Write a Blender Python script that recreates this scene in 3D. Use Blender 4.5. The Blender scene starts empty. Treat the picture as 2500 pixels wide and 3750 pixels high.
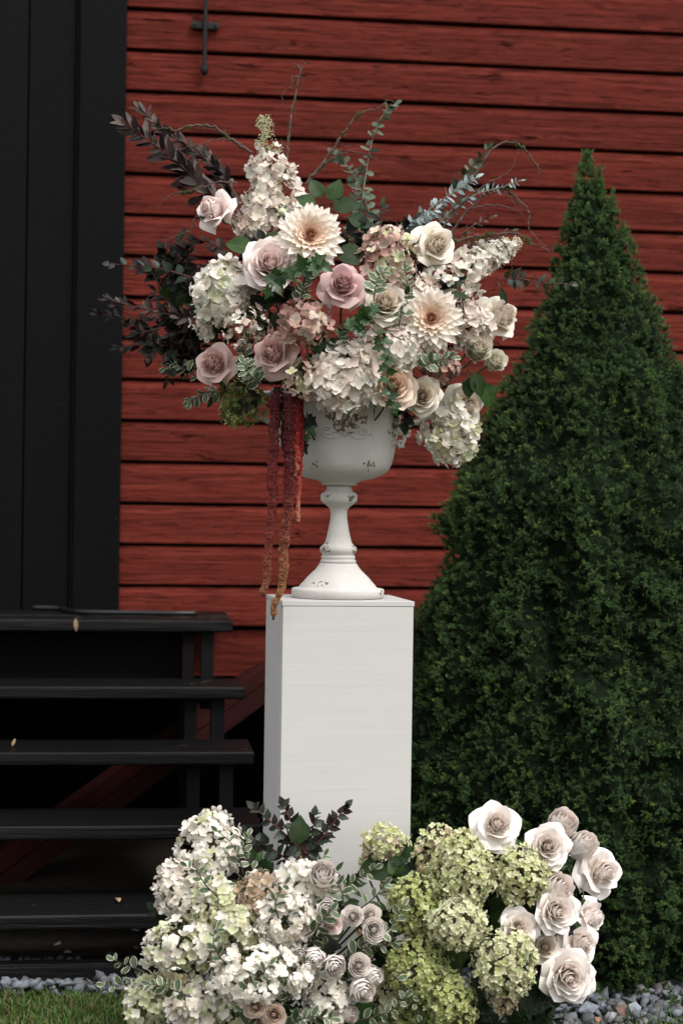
import bpy, math, random
import numpy as np
from mathutils import Vector, Matrix, Euler, noise

random.seed(7)
rng = np.random.default_rng(7)
sc = bpy.context.scene
col = sc.collection
R = math.radians

# ------------------------------------------------------------------ camera
HC = 1.157
FPX = 6400.0                      # focal length measured in pixels of the 2500 x 3750 photograph
cd = bpy.data.cameras.new('camera')
cam = bpy.data.objects.new('camera', cd)
col.objects.link(cam)
cd.sensor_fit = 'VERTICAL'
cd.sensor_height = 36.0
cd.lens = 36.0 * FPX / 3750.0
cd.clip_start = 0.05
cd.clip_end = 400
CM = Matrix.Rotation(R(90 - 0.08), 3, 'X') @ Matrix.Rotation(0.0143, 3, 'Z')
cam.matrix_world = Matrix.Translation((0, 0, HC)) @ CM.to_4x4()
cd.dof.use_dof = True
cd.dof.focus_distance = 3.92
cd.dof.aperture_fstop = 3.2
sc.camera = cam

# ------------------------------------------------------------------ sky, sun, exposure
SUN_EL, SUN_AZ = 52.0, 42.0       # azimuth measured from behind the camera towards the right
world = bpy.data.worlds.new('World')
sc.world = world
world.use_nodes = True
wn = world.node_tree.nodes
wl = world.node_tree.links
wn.clear()
sky = wn.new('ShaderNodeTexSky')
sky.sky_type = 'NISHITA'
sky.sun_disc = False
sky.sun_elevation = R(SUN_EL)
sky.sun_rotation = R(180 - SUN_AZ)
sky.air_density = 1.0
sky.dust_density = 3.0
mixw = wn.new('ShaderNodeMixRGB')
mixw.inputs[0].default_value = 0.82      # an even overcast covers most of the blue
# overcast sheet: a little brighter overhead than near the horizon
tc = wn.new('ShaderNodeTexCoord')
sx = wn.new('ShaderNodeSeparateXYZ')
mr = wn.new('ShaderNodeMapRange')
mr.inputs['From Min'].default_value = 0.0
mr.inputs['From Max'].default_value = 1.0
mr.inputs['To Min'].default_value = 0.62
mr.inputs['To Max'].default_value = 1.35
cm = wn.new('ShaderNodeMixRGB')
cm.blend_type = 'MULTIPLY'
cm.inputs[0].default_value = 1.0
cm.inputs[1].default_value = (7.9, 7.8, 7.8, 1)
bg = wn.new('ShaderNodeBackground')
bg.inputs['Strength'].default_value = 0.122
wo = wn.new('ShaderNodeOutputWorld')
wl.new(tc.outputs['Generated'], sx.inputs[0])
wl.new(sx.outputs['Z'], mr.inputs['Value'])
wl.new(mr.outputs[0], cm.inputs[2])
wl.new(sky.outputs[0], mixw.inputs[1])
wl.new(cm.outputs[0], mixw.inputs[2])
wl.new(mixw.outputs[0], bg.inputs['Color'])
wl.new(bg.outputs[0], wo.inputs['Surface'])
sl = bpy.data.lights.new('sun', 'SUN')
sl.energy = 1.85
sl.angle = R(25)
sl.color = (1.0, 0.975, 0.945)
sun = bpy.data.objects.new('sun', sl)
col.objects.link(sun)
_sd = Vector((math.sin(R(SUN_AZ)) * math.cos(R(SUN_EL)), -math.cos(R(SUN_AZ)) * math.cos(R(SUN_EL)), math.sin(R(SUN_EL))))
sun.rotation_euler = _sd.to_track_quat('Z', 'Y').to_euler()
sc.view_settings.view_transform = 'Standard'
sc.view_settings.look = 'None'
sc.view_settings.gamma = 1.0
sc.view_settings.use_curve_mapping = False
sc.view_settings.exposure = 0.70
sc.render.engine = 'CYCLES'
sc.cycles.max_bounces = 10
sc.cycles.diffuse_bounces = 7
sc.cycles.glossy_bounces = 2
sc.cycles.transmission_bounces = 7
sc.cycles.use_denoising = True
sc.cycles.caustics_reflective = False
sc.cycles.caustics_refractive = False

# ------------------------------------------------------------------ measuring helpers
K = 2500.0 / 1568.0

def P(px, py, d):
    """the point at depth d (metres along +Y) seen at photograph pixel px, py"""
    v = CM @ Vector(((px - 1250) / FPX, -(py - 1875) / FPX, -1))
    v *= d / v.y
    return Vector((v.x, v.y, v.z + HC))

def D(x, y, d):
    return P(x * K, y * K, d)

CAMP = Vector((0, 0, HC))

def tocam(p):
    return (CAMP - p).normalized()

# ------------------------------------------------------------------ object helpers
def tag(o, label=None, cat=None, group=None, kind=None):
    if label: o['label'] = label
    if cat: o['category'] = cat
    if group: o['group'] = group
    if kind: o['kind'] = kind
    return o

def thing(name, label, cat, loc=(0, 0, 0), group=None, rot=None):
    o = bpy.data.objects.new(name, None)
    o.empty_display_size = 0.05
    col.objects.link(o)
    o.location = loc
    if rot: o.rotation_euler = rot
    tag(o, label, cat, group)
    return o

def mesh(name, verts, faces, mat=None, smooth=False, uv=None, cols=None):
    me = bpy.data.meshes.new(name)
    me.from_pydata([tuple(v) for v in verts], [], [tuple(f) for f in faces])
    if smooth:
        me.polygons.foreach_set('use_smooth', [True] * len(me.polygons))
    if uv is not None:
        l = me.uv_layers.new(name='UVMap')
        idx = np.empty(len(me.loops), dtype=np.int32)
        me.loops.foreach_get('vertex_index', idx)
        l.data.foreach_set('uv', np.asarray(uv, dtype=np.float32)[idx].ravel())
    if cols is not None:
        a = me.color_attributes.new('pig', 'FLOAT_COLOR', 'POINT')
        c = np.ones((len(verts), 4), dtype=np.float32)
        c[:, :np.asarray(cols).shape[1]] = cols
        a.data.foreach_set('color', c.ravel())
    if mat: me.materials.append(mat)
    me.update()
    return me

def bigmesh(name, verts, faces, mat, smooth=False, cols=None):
    """fast path: verts (n,3) array, faces (m,k) array"""
    verts = np.asarray(verts, dtype=np.float32)
    faces = np.asarray(faces, dtype=np.int32)
    me = bpy.data.meshes.new(name)
    n, m, k = len(verts), len(faces), faces.shape[1]
    me.vertices.add(n)
    me.vertices.foreach_set('co', verts.ravel())
    me.loops.add(m * k)
    me.loops.foreach_set('vertex_index', faces.ravel())
    me.polygons.add(m)
    me.polygons.foreach_set('loop_start', np.arange(0, m * k, k, dtype=np.int32))
    me.polygons.foreach_set('loop_total', np.full(m, k, dtype=np.int32))
    if smooth:
        me.polygons.foreach_set('use_smooth', np.ones(m, dtype=bool))
    me.update(calc_edges=True)
    if cols is not None:
        a = me.color_attributes.new('pig', 'FLOAT_COLOR', 'POINT')
        c = np.ones((n, 4), dtype=np.float32)
        c[:, :cols.shape[1]] = cols
        a.data.foreach_set('color', c.ravel())
    me.materials.append(mat)
    return me

def ob(name, me, parent=None, M=None, kind=None, label=None):
    o = bpy.data.objects.new(name, me)
    col.objects.link(o)
    if parent is not None: o.parent = parent
    if M is not None: o.matrix_basis = M
    if kind: o['kind'] = kind
    if label: o['label'] = label
    return o

class MB:
    def __init__(s): s.v = []; s.f = []
    def add(s, v, f):
        b = len(s.v); s.v += [Vector(p) for p in v]; s.f += [tuple(i + b for i in q) for q in f]; return s
    def box(s, x0, x1, y0, y1, z0, z1):
        return s.add([(x0,y0,z0),(x1,y0,z0),(x1,y1,z0),(x0,y1,z0),(x0,y0,z1),(x1,y0,z1),(x1,y1,z1),(x0,y1,z1)],
                     [(0,3,2,1),(4,5,6,7),(0,1,5,4),(1,2,6,5),(2,3,7,6),(3,0,4,7)])
    def tube(s, pts, rad, n=6, cap=True):
        v, f = tube_geo(pts, rad, n, cap); return s.add(v, f)
    def lathe(s, prof, n=48, cap=True):
        v = []; f = []
        for (r, z) in prof:
            for i in range(n):
                a = 2 * math.pi * i / n
                v.append((r * math.cos(a), r * math.sin(a), z))
        for j in range(len(prof) - 1):
            for i in range(n):
                k = (i + 1) % n
                f.append((j*n+i, j*n+k, (j+1)*n+k, (j+1)*n+i))
        if cap:
            f.append(tuple(range(n))[::-1]); f.append(tuple((len(prof)-1)*n+i for i in range(n)))
        return s.add(v, f)
    def mesh(s, name, mat, smooth=False, bevel=0, seg=2):
        me = mesh(name, s.v, s.f, mat, smooth)
        if bevel:
            import bmesh
            bm = bmesh.new(); bm.from_mesh(me)
            bmesh.ops.bevel(bm, geom=list(bm.edges), offset=bevel, segments=seg, affect='EDGES', profile=0.6)
            bm.to_mesh(me); bm.free()
        return me

def frame(t):
    t = t.normalized()
    a = Vector((0, 0, 1)) if abs(t.z) < 0.9 else Vector((1, 0, 0))
    x = t.cross(a).normalized()
    return x, t.cross(x).normalized()

def tube_geo(pts, rad, n=6, cap=True):
    pts = [Vector(p) for p in pts]
    m = len(pts)
    if not hasattr(rad, '__len__'): rad = [rad] * m
    v = []; f = []
    x = None
    for i, p in enumerate(pts):
        t = (pts[min(i+1, m-1)] - pts[max(i-1, 0)])
        if t.length < 1e-9: t = Vector((0, 0, 1))
        t.normalize()
        if x is None: x, y = frame(t)
        else:
            x = (x - t * x.dot(t))
            if x.length < 1e-6: x, y = frame(t)
            x.normalize(); y = t.cross(x)
        for k in range(n):
            a = 2 * math.pi * k / n
            v.append(p + (x * math.cos(a) + y * math.sin(a)) * rad[i])
    for i in range(m - 1):
        for k in range(n):
            l = (k + 1) % n
            f.append((i*n+k, i*n+l, (i+1)*n+l, (i+1)*n+k))
    if cap:
        f.append(tuple(range(n))[::-1]); f.append(tuple((m-1)*n+k for k in range(n)))
    return v, f

def spline(pts, per=8):
    pts = [Vector(p) for p in pts]
    if len(pts) == 2:
        return [pts[0].lerp(pts[1], i / per) for i in range(per + 1)]
    q = [pts[0] * 2 - pts[1]] + pts + [pts[-1] * 2 - pts[-2]]
    out = []
    for i in range(1, len(q) - 2):
        a, b, c, d = q[i-1], q[i], q[i+1], q[i+2]
        for k in range(per):
            t = k / per
            out.append(0.5 * ((2*b) + (c-a)*t + (2*a-5*b+4*c-d)*t*t + (3*b-a-3*c+d)*t*t*t))
    out.append(pts[-1])
    return out

def basis(y, z):
    """matrix whose Y column is y and whose Z is as near z as possible"""
    y = y.normalized()
    x = y.cross(z)
    if x.length < 1e-5: x = frame(y)[0]
    x.normalize()
    z = x.cross(y)
    return Matrix(((x.x, y.x, z.x), (x.y, y.y, z.y), (x.z, y.z, z.z)))

def TRS(loc, rot3, s):
    return Matrix.Translation(loc) @ (rot3 * s).to_4x4() if not hasattr(s, '__len__') else Matrix.Translation(loc) @ (rot3 @ Matrix.Diagonal(s)).to_4x4()

# ------------------------------------------------------------------ materials
MATS = {}
def newmat(name):
    m = bpy.data.materials.new(name)
    m.use_nodes = True
    nt = m.node_tree
    b = nt.nodes['Principled BSDF']
    MATS[name] = m
    return m, nt, b

def nnode(nt, t, **kw):
    n = nt.nodes.new(t)
    for k, v in kw.items(): setattr(n, k, v)
    return n

def mixrgb(nt, fac, a, b, mode='MIX'):
    n = nt.nodes.new('ShaderNodeMixRGB'); n.blend_type = mode
    for i, x in ((0, fac), (1, a), (2, b)):
        if isinstance(x, bpy.types.NodeSocket): nt.links.new(x, n.inputs[i])
        elif isinstance(x, (int, float)): n.inputs[i].default_value = x if i == 0 else (x, x, x, 1)
        else: n.inputs[i].default_value = (*x, 1)
    return n.outputs[0]

def maprange(nt, v, a, b, c, d):
    n = nt.nodes.new('ShaderNodeMapRange')
    nt.links.new(v, n.inputs['Value'])
    n.inputs['From Min'].default_value = a; n.inputs['From Max'].default_value = b
    n.inputs['To Min'].default_value = c; n.inputs['To Max'].default_value = d
    return n.outputs[0]

def math2(nt, op, a, b=None):
    n = nt.nodes.new('ShaderNodeMath'); n.operation = op
    for i, x in ((0, a), (1, b)):
        if x is None: continue
        if isinstance(x, bpy.types.NodeSocket): nt.links.new(x, n.inputs[i])
        else: n.inputs[i].default_value = x
    return n.outputs[0]

def hsv(nt, colr, h=None, s=None, v=None):
    n = nt.nodes.new('ShaderNodeHueSaturation')
    nt.links.new(colr, n.inputs['Color'])
    for k, x in (('Hue', h), ('Saturation', s), ('Value', v)):
        if x is None: continue
        if isinstance(x, bpy.types.NodeSocket): nt.links.new(x, n.inputs[k])
        else: n.inputs[k].default_value = x
    return n.outputs[0]

def objcoords(nt, scale=(1, 1, 1), rand=True):
    t = nt.nodes.new('ShaderNodeTexCoord')
    out = t.outputs['Object']
    if rand:
        oi = nt.nodes.new('ShaderNodeObjectInfo')
        k = math2(nt, 'MULTIPLY', oi.outputs['Random'], 37.0)
        add = nt.nodes.new('ShaderNodeVectorMath'); add.operation = 'ADD'
        nt.links.new(out, add.inputs[0])
        cx = nt.nodes.new('ShaderNodeCombineXYZ')
        for i in range(3): nt.links.new(k, cx.inputs[i])
        nt.links.new(cx.outputs[0], add.inputs[1])
        out = add.outputs[0]
    mp = nt.nodes.new('ShaderNodeMapping')
    mp.inputs['Scale'].default_value = scale
    nt.links.new(out, mp.inputs['Vector'])
    return mp.outputs[0]

def noise_t(nt, vec, scale, detail=4, rough=0.6, dist=0.0):
    n = nt.nodes.new('ShaderNodeTexNoise')
    n.inputs['Scale'].default_value = scale
    n.inputs['Detail'].default_value = detail
    n.inputs['Roughness'].default_value = rough
    n.inputs['Distortion'].default_value = dist
    if vec is not None: nt.links.new(vec, n.inputs['Vector'])
    return n.outputs['Fac']

def bump(nt, b, h, strength, dist):
    n = nt.nodes.new('ShaderNodeBump')
    n.inputs['Strength'].default_value = strength
    n.inputs['Distance'].default_value = dist
    nt.links.new(h, n.inputs['Height'])
    nt.links.new(n.outputs[0], b.inputs['Normal'])

def wood(name, base, dark, grain=(2.5, 60, 60), rough=0.6, bstr=0.6, bdist=0.002, worn=None, knots=True, spec=0.5, vary=0.25):
    """painted rough-sawn board, grain along local X"""
    m, nt, b = newmat(name)
    v = objcoords(nt, grain)
    g1 = noise_t(nt, v, 1.0, 6, 0.65, 0.6)
    v2 = objcoords(nt, (1, 3, 3))
    blot = noise_t(nt, v2, 3.0, 3, 0.6)
    g = maprange(nt, g1, 0.32, 0.68, 0, 1)
    c = mixrgb(nt, g, dark, base)
    c = mixrgb(nt, maprange(nt, blot, 0.35, 0.7, 0, vary), c, tuple(x * 0.45 for x in base))
    oi = nt.nodes.new('ShaderNodeObjectInfo')
    c = hsv(nt, c, v=maprange(nt, oi.outputs['Random'], 0, 1, 0.86, 1.14))
    h = g1
    if knots:
        cr_ = noise_t(nt, objcoords(nt, (7, 170, 170)), 1.0, 4, 0.6, 1.2)
        ck = maprange(nt, cr_, 0.36, 0.44, 1, 0)
        c = mixrgb(nt, math2(nt, 'MULTIPLY', ck, 0.38), c, tuple(x * 0.35 for x in dark))
        pl = maprange(nt, noise_t(nt, objcoords(nt, (3, 90, 90)), 1.0, 3, 0.6, 0.8), 0.58, 0.70, 0, 0.35)
        c = mixrgb(nt, pl, c, tuple(min(1, x * 1.55 + 0.008) for x in base))
        h = math2(nt, 'SUBTRACT', g1, math2(nt, 'MULTIPLY', ck, 0.6))
    if knots:
        v3 = objcoords(nt, (9, 30, 30))
        kn = noise_t(nt, v3, 1.0, 2, 0.5, 0.3)
        msk = noise_t(nt, objcoords(nt, (1.3, 5, 5)), 1.5, 2, 0.5)
        k1 = math2(nt, 'MULTIPLY', maprange(nt, kn, 0.62, 0.72, 0, 1), maprange(nt, msk, 0.5, 0.6, 0, 1))
        c = mixrgb(nt, math2(nt, 'MULTIPLY', k1, 0.75), c, tuple(x * 0.25 for x in dark))
        h = math2(nt, 'SUBTRACT', h, math2(nt, 'MULTIPLY', k1, 1.2))
    if worn:
        w = noise_t(nt, objcoords(nt, (4, 40, 40)), 1.0, 5, 0.7)
        c = mixrgb(nt, maprange(nt, w, 0.66, 0.78, 0, 0.6), c, worn)
    nt.links.new(c, b.inputs['Base Color'])
    b.inputs['Roughness'].default_value = rough
    b.inputs['Specular IOR Level'].default_value = spec
    bump(nt, b, h, bstr, bdist)
    return m

def plain(name, c, rough=0.6, var=0.15, scale=30, metal=0, bstr=0.2, bd=0.001, spec=0.4):
    m, nt, b = newmat(name)
    n = noise_t(nt, objcoords(nt), scale, 4)
    cc = mixrgb(nt, maprange(nt, n, 0.3, 0.7, 0, 1), tuple(x * (1 - var) for x in c), tuple(min(1, x * (1 + var)) for x in c))
    nt.links.new(cc, b.inputs['Base Color'])
    b.inputs['Roughness'].default_value = rough
    b.inputs['Metallic'].default_value = metal
    b.inputs['Specular IOR Level'].default_value = spec
    bump(nt, b, n, bstr, bd)
    return m

def thin(nt, b, colr, trans):
    """add translucency to a thin leaf or petal"""
    out = nt.nodes['Material Output']
    tr = nt.nodes.new('ShaderNodeBsdfTranslucent')
    nt.links.new(colr, tr.inputs['Color'])
    mx = nt.nodes.new('ShaderNodeMixShader')
    mx.inputs[0].default_value = trans
    nt.links.new(b.outputs[0], mx.inputs[1]); nt.links.new(tr.outputs[0], mx.inputs[2])
    nt.links.new(mx.outputs[0], out.inputs['Surface'])

def petal_mat(name, edge, base, heart=None, trans=0.28, dv=0.1, dh=0.012, rough=0.55):
    """pig.r = height on the petal (0 claw, 1 lip), pig.g = layer (0 heart, 1 outermost)"""
    m, nt, b = newmat(name)
    at = nt.nodes.new('ShaderNodeAttribute'); at.attribute_name = 'pig'
    sp = nt.nodes.new('ShaderNodeSeparateColor')
    nt.links.new(at.outputs['Color'], sp.inputs[0])
    lip = maprange(nt, sp.outputs[0], 0.1, 0.95, 0, 1)
    c = mixrgb(nt, lip, base, edge)
    if heart:
        c = mixrgb(nt, maprange(nt, sp.outputs[1], 0.0, 0.7, 0.4, 0.0), c, heart)
    oi = nt.nodes.new('ShaderNodeObjectInfo')
    r1 = oi.outputs['Random']
    r2 = math2(nt, 'FRACT', math2(nt, 'MULTIPLY', r1, 17.3))
    c = hsv(nt, c, h=maprange(nt, r2, 0, 1, 0.5 - dh, 0.5 + dh), v=maprange(nt, r1, 0, 1, 1 - dv, 1 + dv * 0.3))
    vn = noise_t(nt, objcoords(nt, (1, 1, 1)), 6.0, 3)
    c = mixrgb(nt, maprange(nt, vn, 0.3, 0.75, 0.0, 0.12), c, tuple(x * 0.6 for x in base))
    nt.links.new(c, b.inputs['Base Color'])
    b.inputs['Roughness'].default_value = rough
    b.inputs['Specular IOR Level'].default_value = 0.25
    b.inputs['Sheen Weight'].default_value = 0.05
    thin(nt, b, c, trans)
    return m

def leaf_mat(name, c1, c2, vein=None, margin=None, trans=0.22, rough=0.42, back=None, spec=0.45, veinw=1.0):
    """UV.x across 0..1, UV.y along 0..1"""
    m, nt, b = newmat(name)
    uv = nt.nodes.new('ShaderNodeUVMap')
    sp = nt.nodes.new('ShaderNodeSeparateXYZ')
    nt.links.new(uv.outputs[0], sp.inputs[0])
    u = math2(nt, 'ABSOLUTE', math2(nt, 'SUBTRACT', sp.outputs[0], 0.5))     # 0 midrib, .5 edge
    n = noise_t(nt, objcoords(nt), 3.0, 4)
    c = mixrgb(nt, maprange(nt, n, 0.35, 0.65, 0, 1), c1, c2)
    # side veins: slanting stripes
    s = math2(nt, 'SUBTRACT', math2(nt, 'MULTIPLY', sp.outputs[1], 7.0), math2(nt, 'MULTIPLY', u, 5.0))
    fr = math2(nt, 'ABSOLUTE', math2(nt, 'SUBTRACT', math2(nt, 'FRACT', s), 0.5))
    vm = maprange(nt, fr, 0.0, 0.12, 1, 0)
    mid = maprange(nt, u, 0.0, 0.035, 1, 0)
    vm = math2(nt, 'MAXIMUM', math2(nt, 'MULTIPLY', vm, 0.45 * veinw), mid)
    if vein: c = mixrgb(nt, math2(nt, 'MULTIPLY', vm, 0.7), c, vein)
    if margin:
        w = noise_t(nt, objcoords(nt), 7.0, 2)
        e = math2(nt, 'ADD', u, math2(nt, 'MULTIPLY', math2(nt, 'SUBTRACT', w, 0.5), 0.16))
        c = mixrgb(nt, maprange(nt, e, 0.385, 0.41, 0, 1), c, margin)
    oi = nt.nodes.new('ShaderNodeObjectInfo')
    r1 = oi.outputs['Random']
    r2 = math2(nt, 'FRACT', math2(nt, 'MULTIPLY', r1, 13.7))
    c = hsv(nt, c, h=maprange(nt, r2, 0, 1, 0.485, 0.515), v=maprange(nt, r1, 0, 1, 0.75, 1.25))
    if back:
        ge = nt.nodes.new('ShaderNodeNewGeometry')
        c = mixrgb(nt, ge.outputs['Backfacing'], c, back)
    nt.links.new(c, b.inputs['Base Color'])
    b.inputs['Roughness'].default_value = rough
    b.inputs['Specular IOR Level'].default_value = spec
    bump(nt, b, math2(nt, 'MULTIPLY', vm, -1.0), 0.5, 0.0008)
    thin(nt, b, c, trans)
    return m

def pig_mat(name, ramp, rough=0.6, trans=0.0, spec=0.3):
    """colour from pig.r through a ramp"""
    m, nt, b = newmat(name)
    at = nt.nodes.new('ShaderNodeAttribute'); at.attribute_name = 'pig'
    sp = nt.nodes.new('ShaderNodeSeparateColor')
    nt.links.new(at.outputs['Color'], sp.inputs[0])
    cr = nt.nodes.new('ShaderNodeValToRGB')
    els = cr.color_ramp.elements
    els[0].position, els[0].color = ramp[0][0], (*ramp[0][1], 1)
    els[1].position, els[1].color = ramp[-1][0], (*ramp[-1][1], 1)
    for p, c in ramp[1:-1]:
        e = els.new(p); e.color = (*c, 1)
    nt.links.new(sp.outputs[0], cr.inputs[0])
    nt.links.new(cr.outputs[0], b.inputs['Base Color'])
    b.inputs['Roughness'].default_value = rough
    b.inputs['Specular IOR Level'].default_value = spec
    if trans: thin(nt, b, cr.outputs[0], trans)
    return m
# ================================================================== the setting
TH = 0.1206                                   # the barn stands turned about 6.9 degrees
BU = Vector((math.cos(TH), math.sin(TH), 0))  # along the wall, to the right
BN = Vector((math.sin(TH), -math.cos(TH), 0)) # out of the wall, to the camera
BO = Vector((-0.764, 5.75, 0))
BARN_M = Matrix.Translation(BO) @ Matrix(((BU.x, BN.x, 0), (BU.y, BN.y, 0), (0, 0, 1))).to_4x4()
# local frame of the barn: x along the wall, y out of the wall towards the camera, z up (mirrored handedness is avoided by using -y inward)
BARN_R = Matrix(((BU.x, -BN.x, 0), (BU.y, -BN.y, 0), (0, 0, 1)))   # x right, y INTO the wall, z up
BARN_T = Matrix.Translation(BO) @ BARN_R.to_4x4()

m_red = wood('red_barn_paint', (0.165, 0.0285, 0.0185), (0.098, 0.0165, 0.0115), (2.2, 80, 80), rough=0.8, bstr=1.0, bdist=0.006, spec=0.08)
m_red_dark = wood('shade_darkened_red', (0.036, 0.0055, 0.004), (0.016, 0.0025, 0.002), (2.2, 60, 60), rough=0.75, spec=0.15)  # barn red darkened, the shade beneath the barn put into the colour
m_black = wood('black_door_paint', (0.0026, 0.0028, 0.0031), (0.0016, 0.0017, 0.0019), (70, 3, 70), rough=0.6, bstr=0.6, bdist=0.003, knots=False, spec=0.09)
m_blackh = wood('black_step_paint', (0.0045, 0.0045, 0.0052), (0.002, 0.002, 0.0023), (2.5, 70, 70), rough=0.42, bstr=1.0, bdist=0.004, worn=(0.035, 0.035, 0.04), knots=False, spec=0.22)
m_blackv = wood('black_stringer_paint', (0.007, 0.007, 0.0078), (0.003, 0.003, 0.003), (60, 60, 4), rough=0.6, bstr=1.0, bdist=0.003, knots=False, spec=0.15)
m_iron = plain('black_iron', (0.006, 0.0065, 0.0075), rough=0.45, metal=0.3, scale=60)
m_void = plain('shade_black_boards', (0.006, 0.005, 0.005), rough=0.9, spec=0.1)  # near-black colour carries the shade under the barn and behind the steps
m_nail = plain('worn_nail', (0.035, 0.037, 0.04), rough=0.4, metal=0.4)
m_rubber = plain('black_rubber', (0.006, 0.006, 0.007), rough=0.4)

# ---- soil sheet to the horizon
mg, nt, b = newmat('lawn_soil')
n = noise_t(nt, objcoords(nt, rand=False), 3.0, 6)
n2 = noise_t(nt, objcoords(nt, rand=False), 60.0, 4)
c = mixrgb(nt, maprange(nt, n, 0.4, 0.62, 0, 1), (0.028, 0.045, 0.012), (0.055, 0.045, 0.024))
c = mixrgb(nt, maprange(nt, n2, 0.3, 0.7, 0, 0.7), c, (0.012, 0.016, 0.006))
nt.links.new(c, b.inputs['Base Color']); b.inputs['Roughness'].default_value = 0.95
bump(nt, b, n2, 0.6, 0.01)
N = 60
gv = []; gf = []
xs = np.concatenate([np.linspace(-150, -4, 8), np.linspace(-3.5, 3.5, 46), np.linspace(4, 150, 8)])
ys = np.concatenate([np.linspace(-100, -1, 6), np.linspace(-0.5, 8, 60), np.linspace(9, 200, 8)])
for y in ys:
    for x in xs:
        near = abs(x) < 4 and -1 < y < 8.5
        z = 0.012 * noise.noise(Vector((x * 1.7, y * 1.7, 0))) if near else 0
        gv.append((x, y, z))
nx = len(xs)
gf = [(j*nx+i, j*nx+i+1, (j+1)*nx+i+1, (j+1)*nx+i) for j in range(len(ys)-1) for i in range(nx-1)]
m_shade_soil = plain('shade_soil', (0.014, 0.011, 0.008), rough=0.95, var=0.4, scale=20, spec=0.1)  # soil sheet darkened to stand in for the shade beneath steps and barn
o = ob('shade_soil', MB().add([(-4, 4.38, 0.016), (0.3, 4.36, 0.016), (0.5, 4.28, 0.016), (1.6, 4.24, 0.016), (5, 4.5, 0.016), (5, 7.8, 0.016), (-4, 7.4, 0.016)], [(0, 1, 2, 3, 4, 5, 6)]).mesh('shade_soil', m_shade_soil)); tag(o, kind='structure')
o = ob('ground', mesh('ground', gv, gf, mg, True)); tag(o, kind='structure')

def ground_z(x, y): return 0.012 * noise.noise(Vector((x * 1.7, y * 1.7, 0)))

# gravel strip edge: grass nearer than this, gravel beyond
def edge_y(x):
    return 4.13 + 0.02 * math.sin(x * 5) if x < 0.35 else 3.86 + 0.02 * math.sin(x * 9)

# ---- gravel: thousands of split stones
m_stone, nt, b = newmat('gravel_stone')
at = nt.nodes.new('ShaderNodeAttribute'); at.attribute_name = 'pig'
nn = noise_t(nt, objcoords(nt, rand=False), 60.0, 4)
c = mixrgb(nt, maprange(nt, nn, 0.3, 0.7, 0, 0.4), at.outputs['Color'], (0.07, 0.075, 0.085))
nt.links.new(c, b.inputs['Base Color']); b.inputs['Roughness'].default_value = 0.75
bump(nt, b, nn, 0.5, 0.002)

def stone_geo(seed):
    r = random.Random(seed)
    import bmesh
    bm = bmesh.new()
    bmesh.ops.create_icosphere(bm, subdivisions=1, radius=1)
    sc_ = (r.uniform(.8, 1.3), r.uniform(.6, 1.0), r.uniform(.35, .7))
    for v in bm.verts:
        v.co = Vector((v.co.x * sc_[0], v.co.y * sc_[1], v.co.z * sc_[2])) * r.uniform(0.78, 1.12)
    for k in range(7):
        nrm = Vector((r.uniform(-1, 1), r.uniform(-1, 1), r.uniform(-.6, 1))).normalized()
        d = r.uniform(.35, .6)
        for v in bm.verts:
            e = v.co.dot(nrm) - d
            if e > 0: v.co -= nrm * e
    bm.faces.ensure_lookup_table()
    vs = np.array([v.co[:] for v in bm.verts]); fs = np.array([[v.index for v in f.verts] for f in bm.faces])
    bm.free()
    return vs, fs

protos = [stone_geo(i) for i in range(8)]
def stones(n, box, smin, smax, layers=0.03):
    V = []; F = []; C = []; base = 0
    for i in range(n):
        vs, fs = protos[i % 8]
        while True:
            x = rng.uniform(box[0], box[1]); y = rng.uniform(box[2], box[3])
            if y > edge_y(x) - 0.02 * rng.random(): break
        s = rng.uniform(smin, smax)
        e = Euler((rng.uniform(-.7, .7), rng.uniform(-.7, .7), rng.uniform(0, 6.3))).to_matrix()
        M = np.array(e) * s
        V.append(vs @ M.T + np.array([x, y, ground_z(x, y) + rng.uniform(0.0, layers)]))
        F.append(fs + base); base += len(vs)
        g = rng.uniform(0.06, 0.19); k = rng.random()
        cc = (g * 0.88, g * 0.98, g * 1.12) if k < .8 else ((g, g * .93, g * .85) if k < .95 else (g, g, g * 1.02))
        if k > .95: cc = tuple(min(.6, q * 1.7) for q in cc)
        C.append(np.tile(np.array([cc]), (len(vs), 1)))
    return np.concatenate(V), np.concatenate(F), np.concatenate(C)
a = stones(2700, (-1.35, 0.5, 4.08, 4.36), 0.010, 0.024)
b2 = stones(120, (-1.6, 0.5, 4.45, 4.85), 0.012, 0.026, 0.012)
c2 = stones(2000, (0.3, 1.6, 3.83, 4.35), 0.010, 0.027)
for nm, (V, F, C) in zip(('gravel', 'gravel', 'gravel'), (a, b2, c2)):
    pass
V = np.concatenate([a[0], b2[0], c2[0]]); F = np.concatenate([a[1], b2[1] + len(a[0]), c2[1] + len(a[0]) + len(b2[0])]); C = np.concatenate([a[2], b2[2], c2[2]])
o = ob('gravel', bigmesh('gravel', V, F, m_stone, cols=C)); tag(o, 'blue grey split gravel along the steps and under the spruce', 'gravel', kind='stuff')

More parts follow.
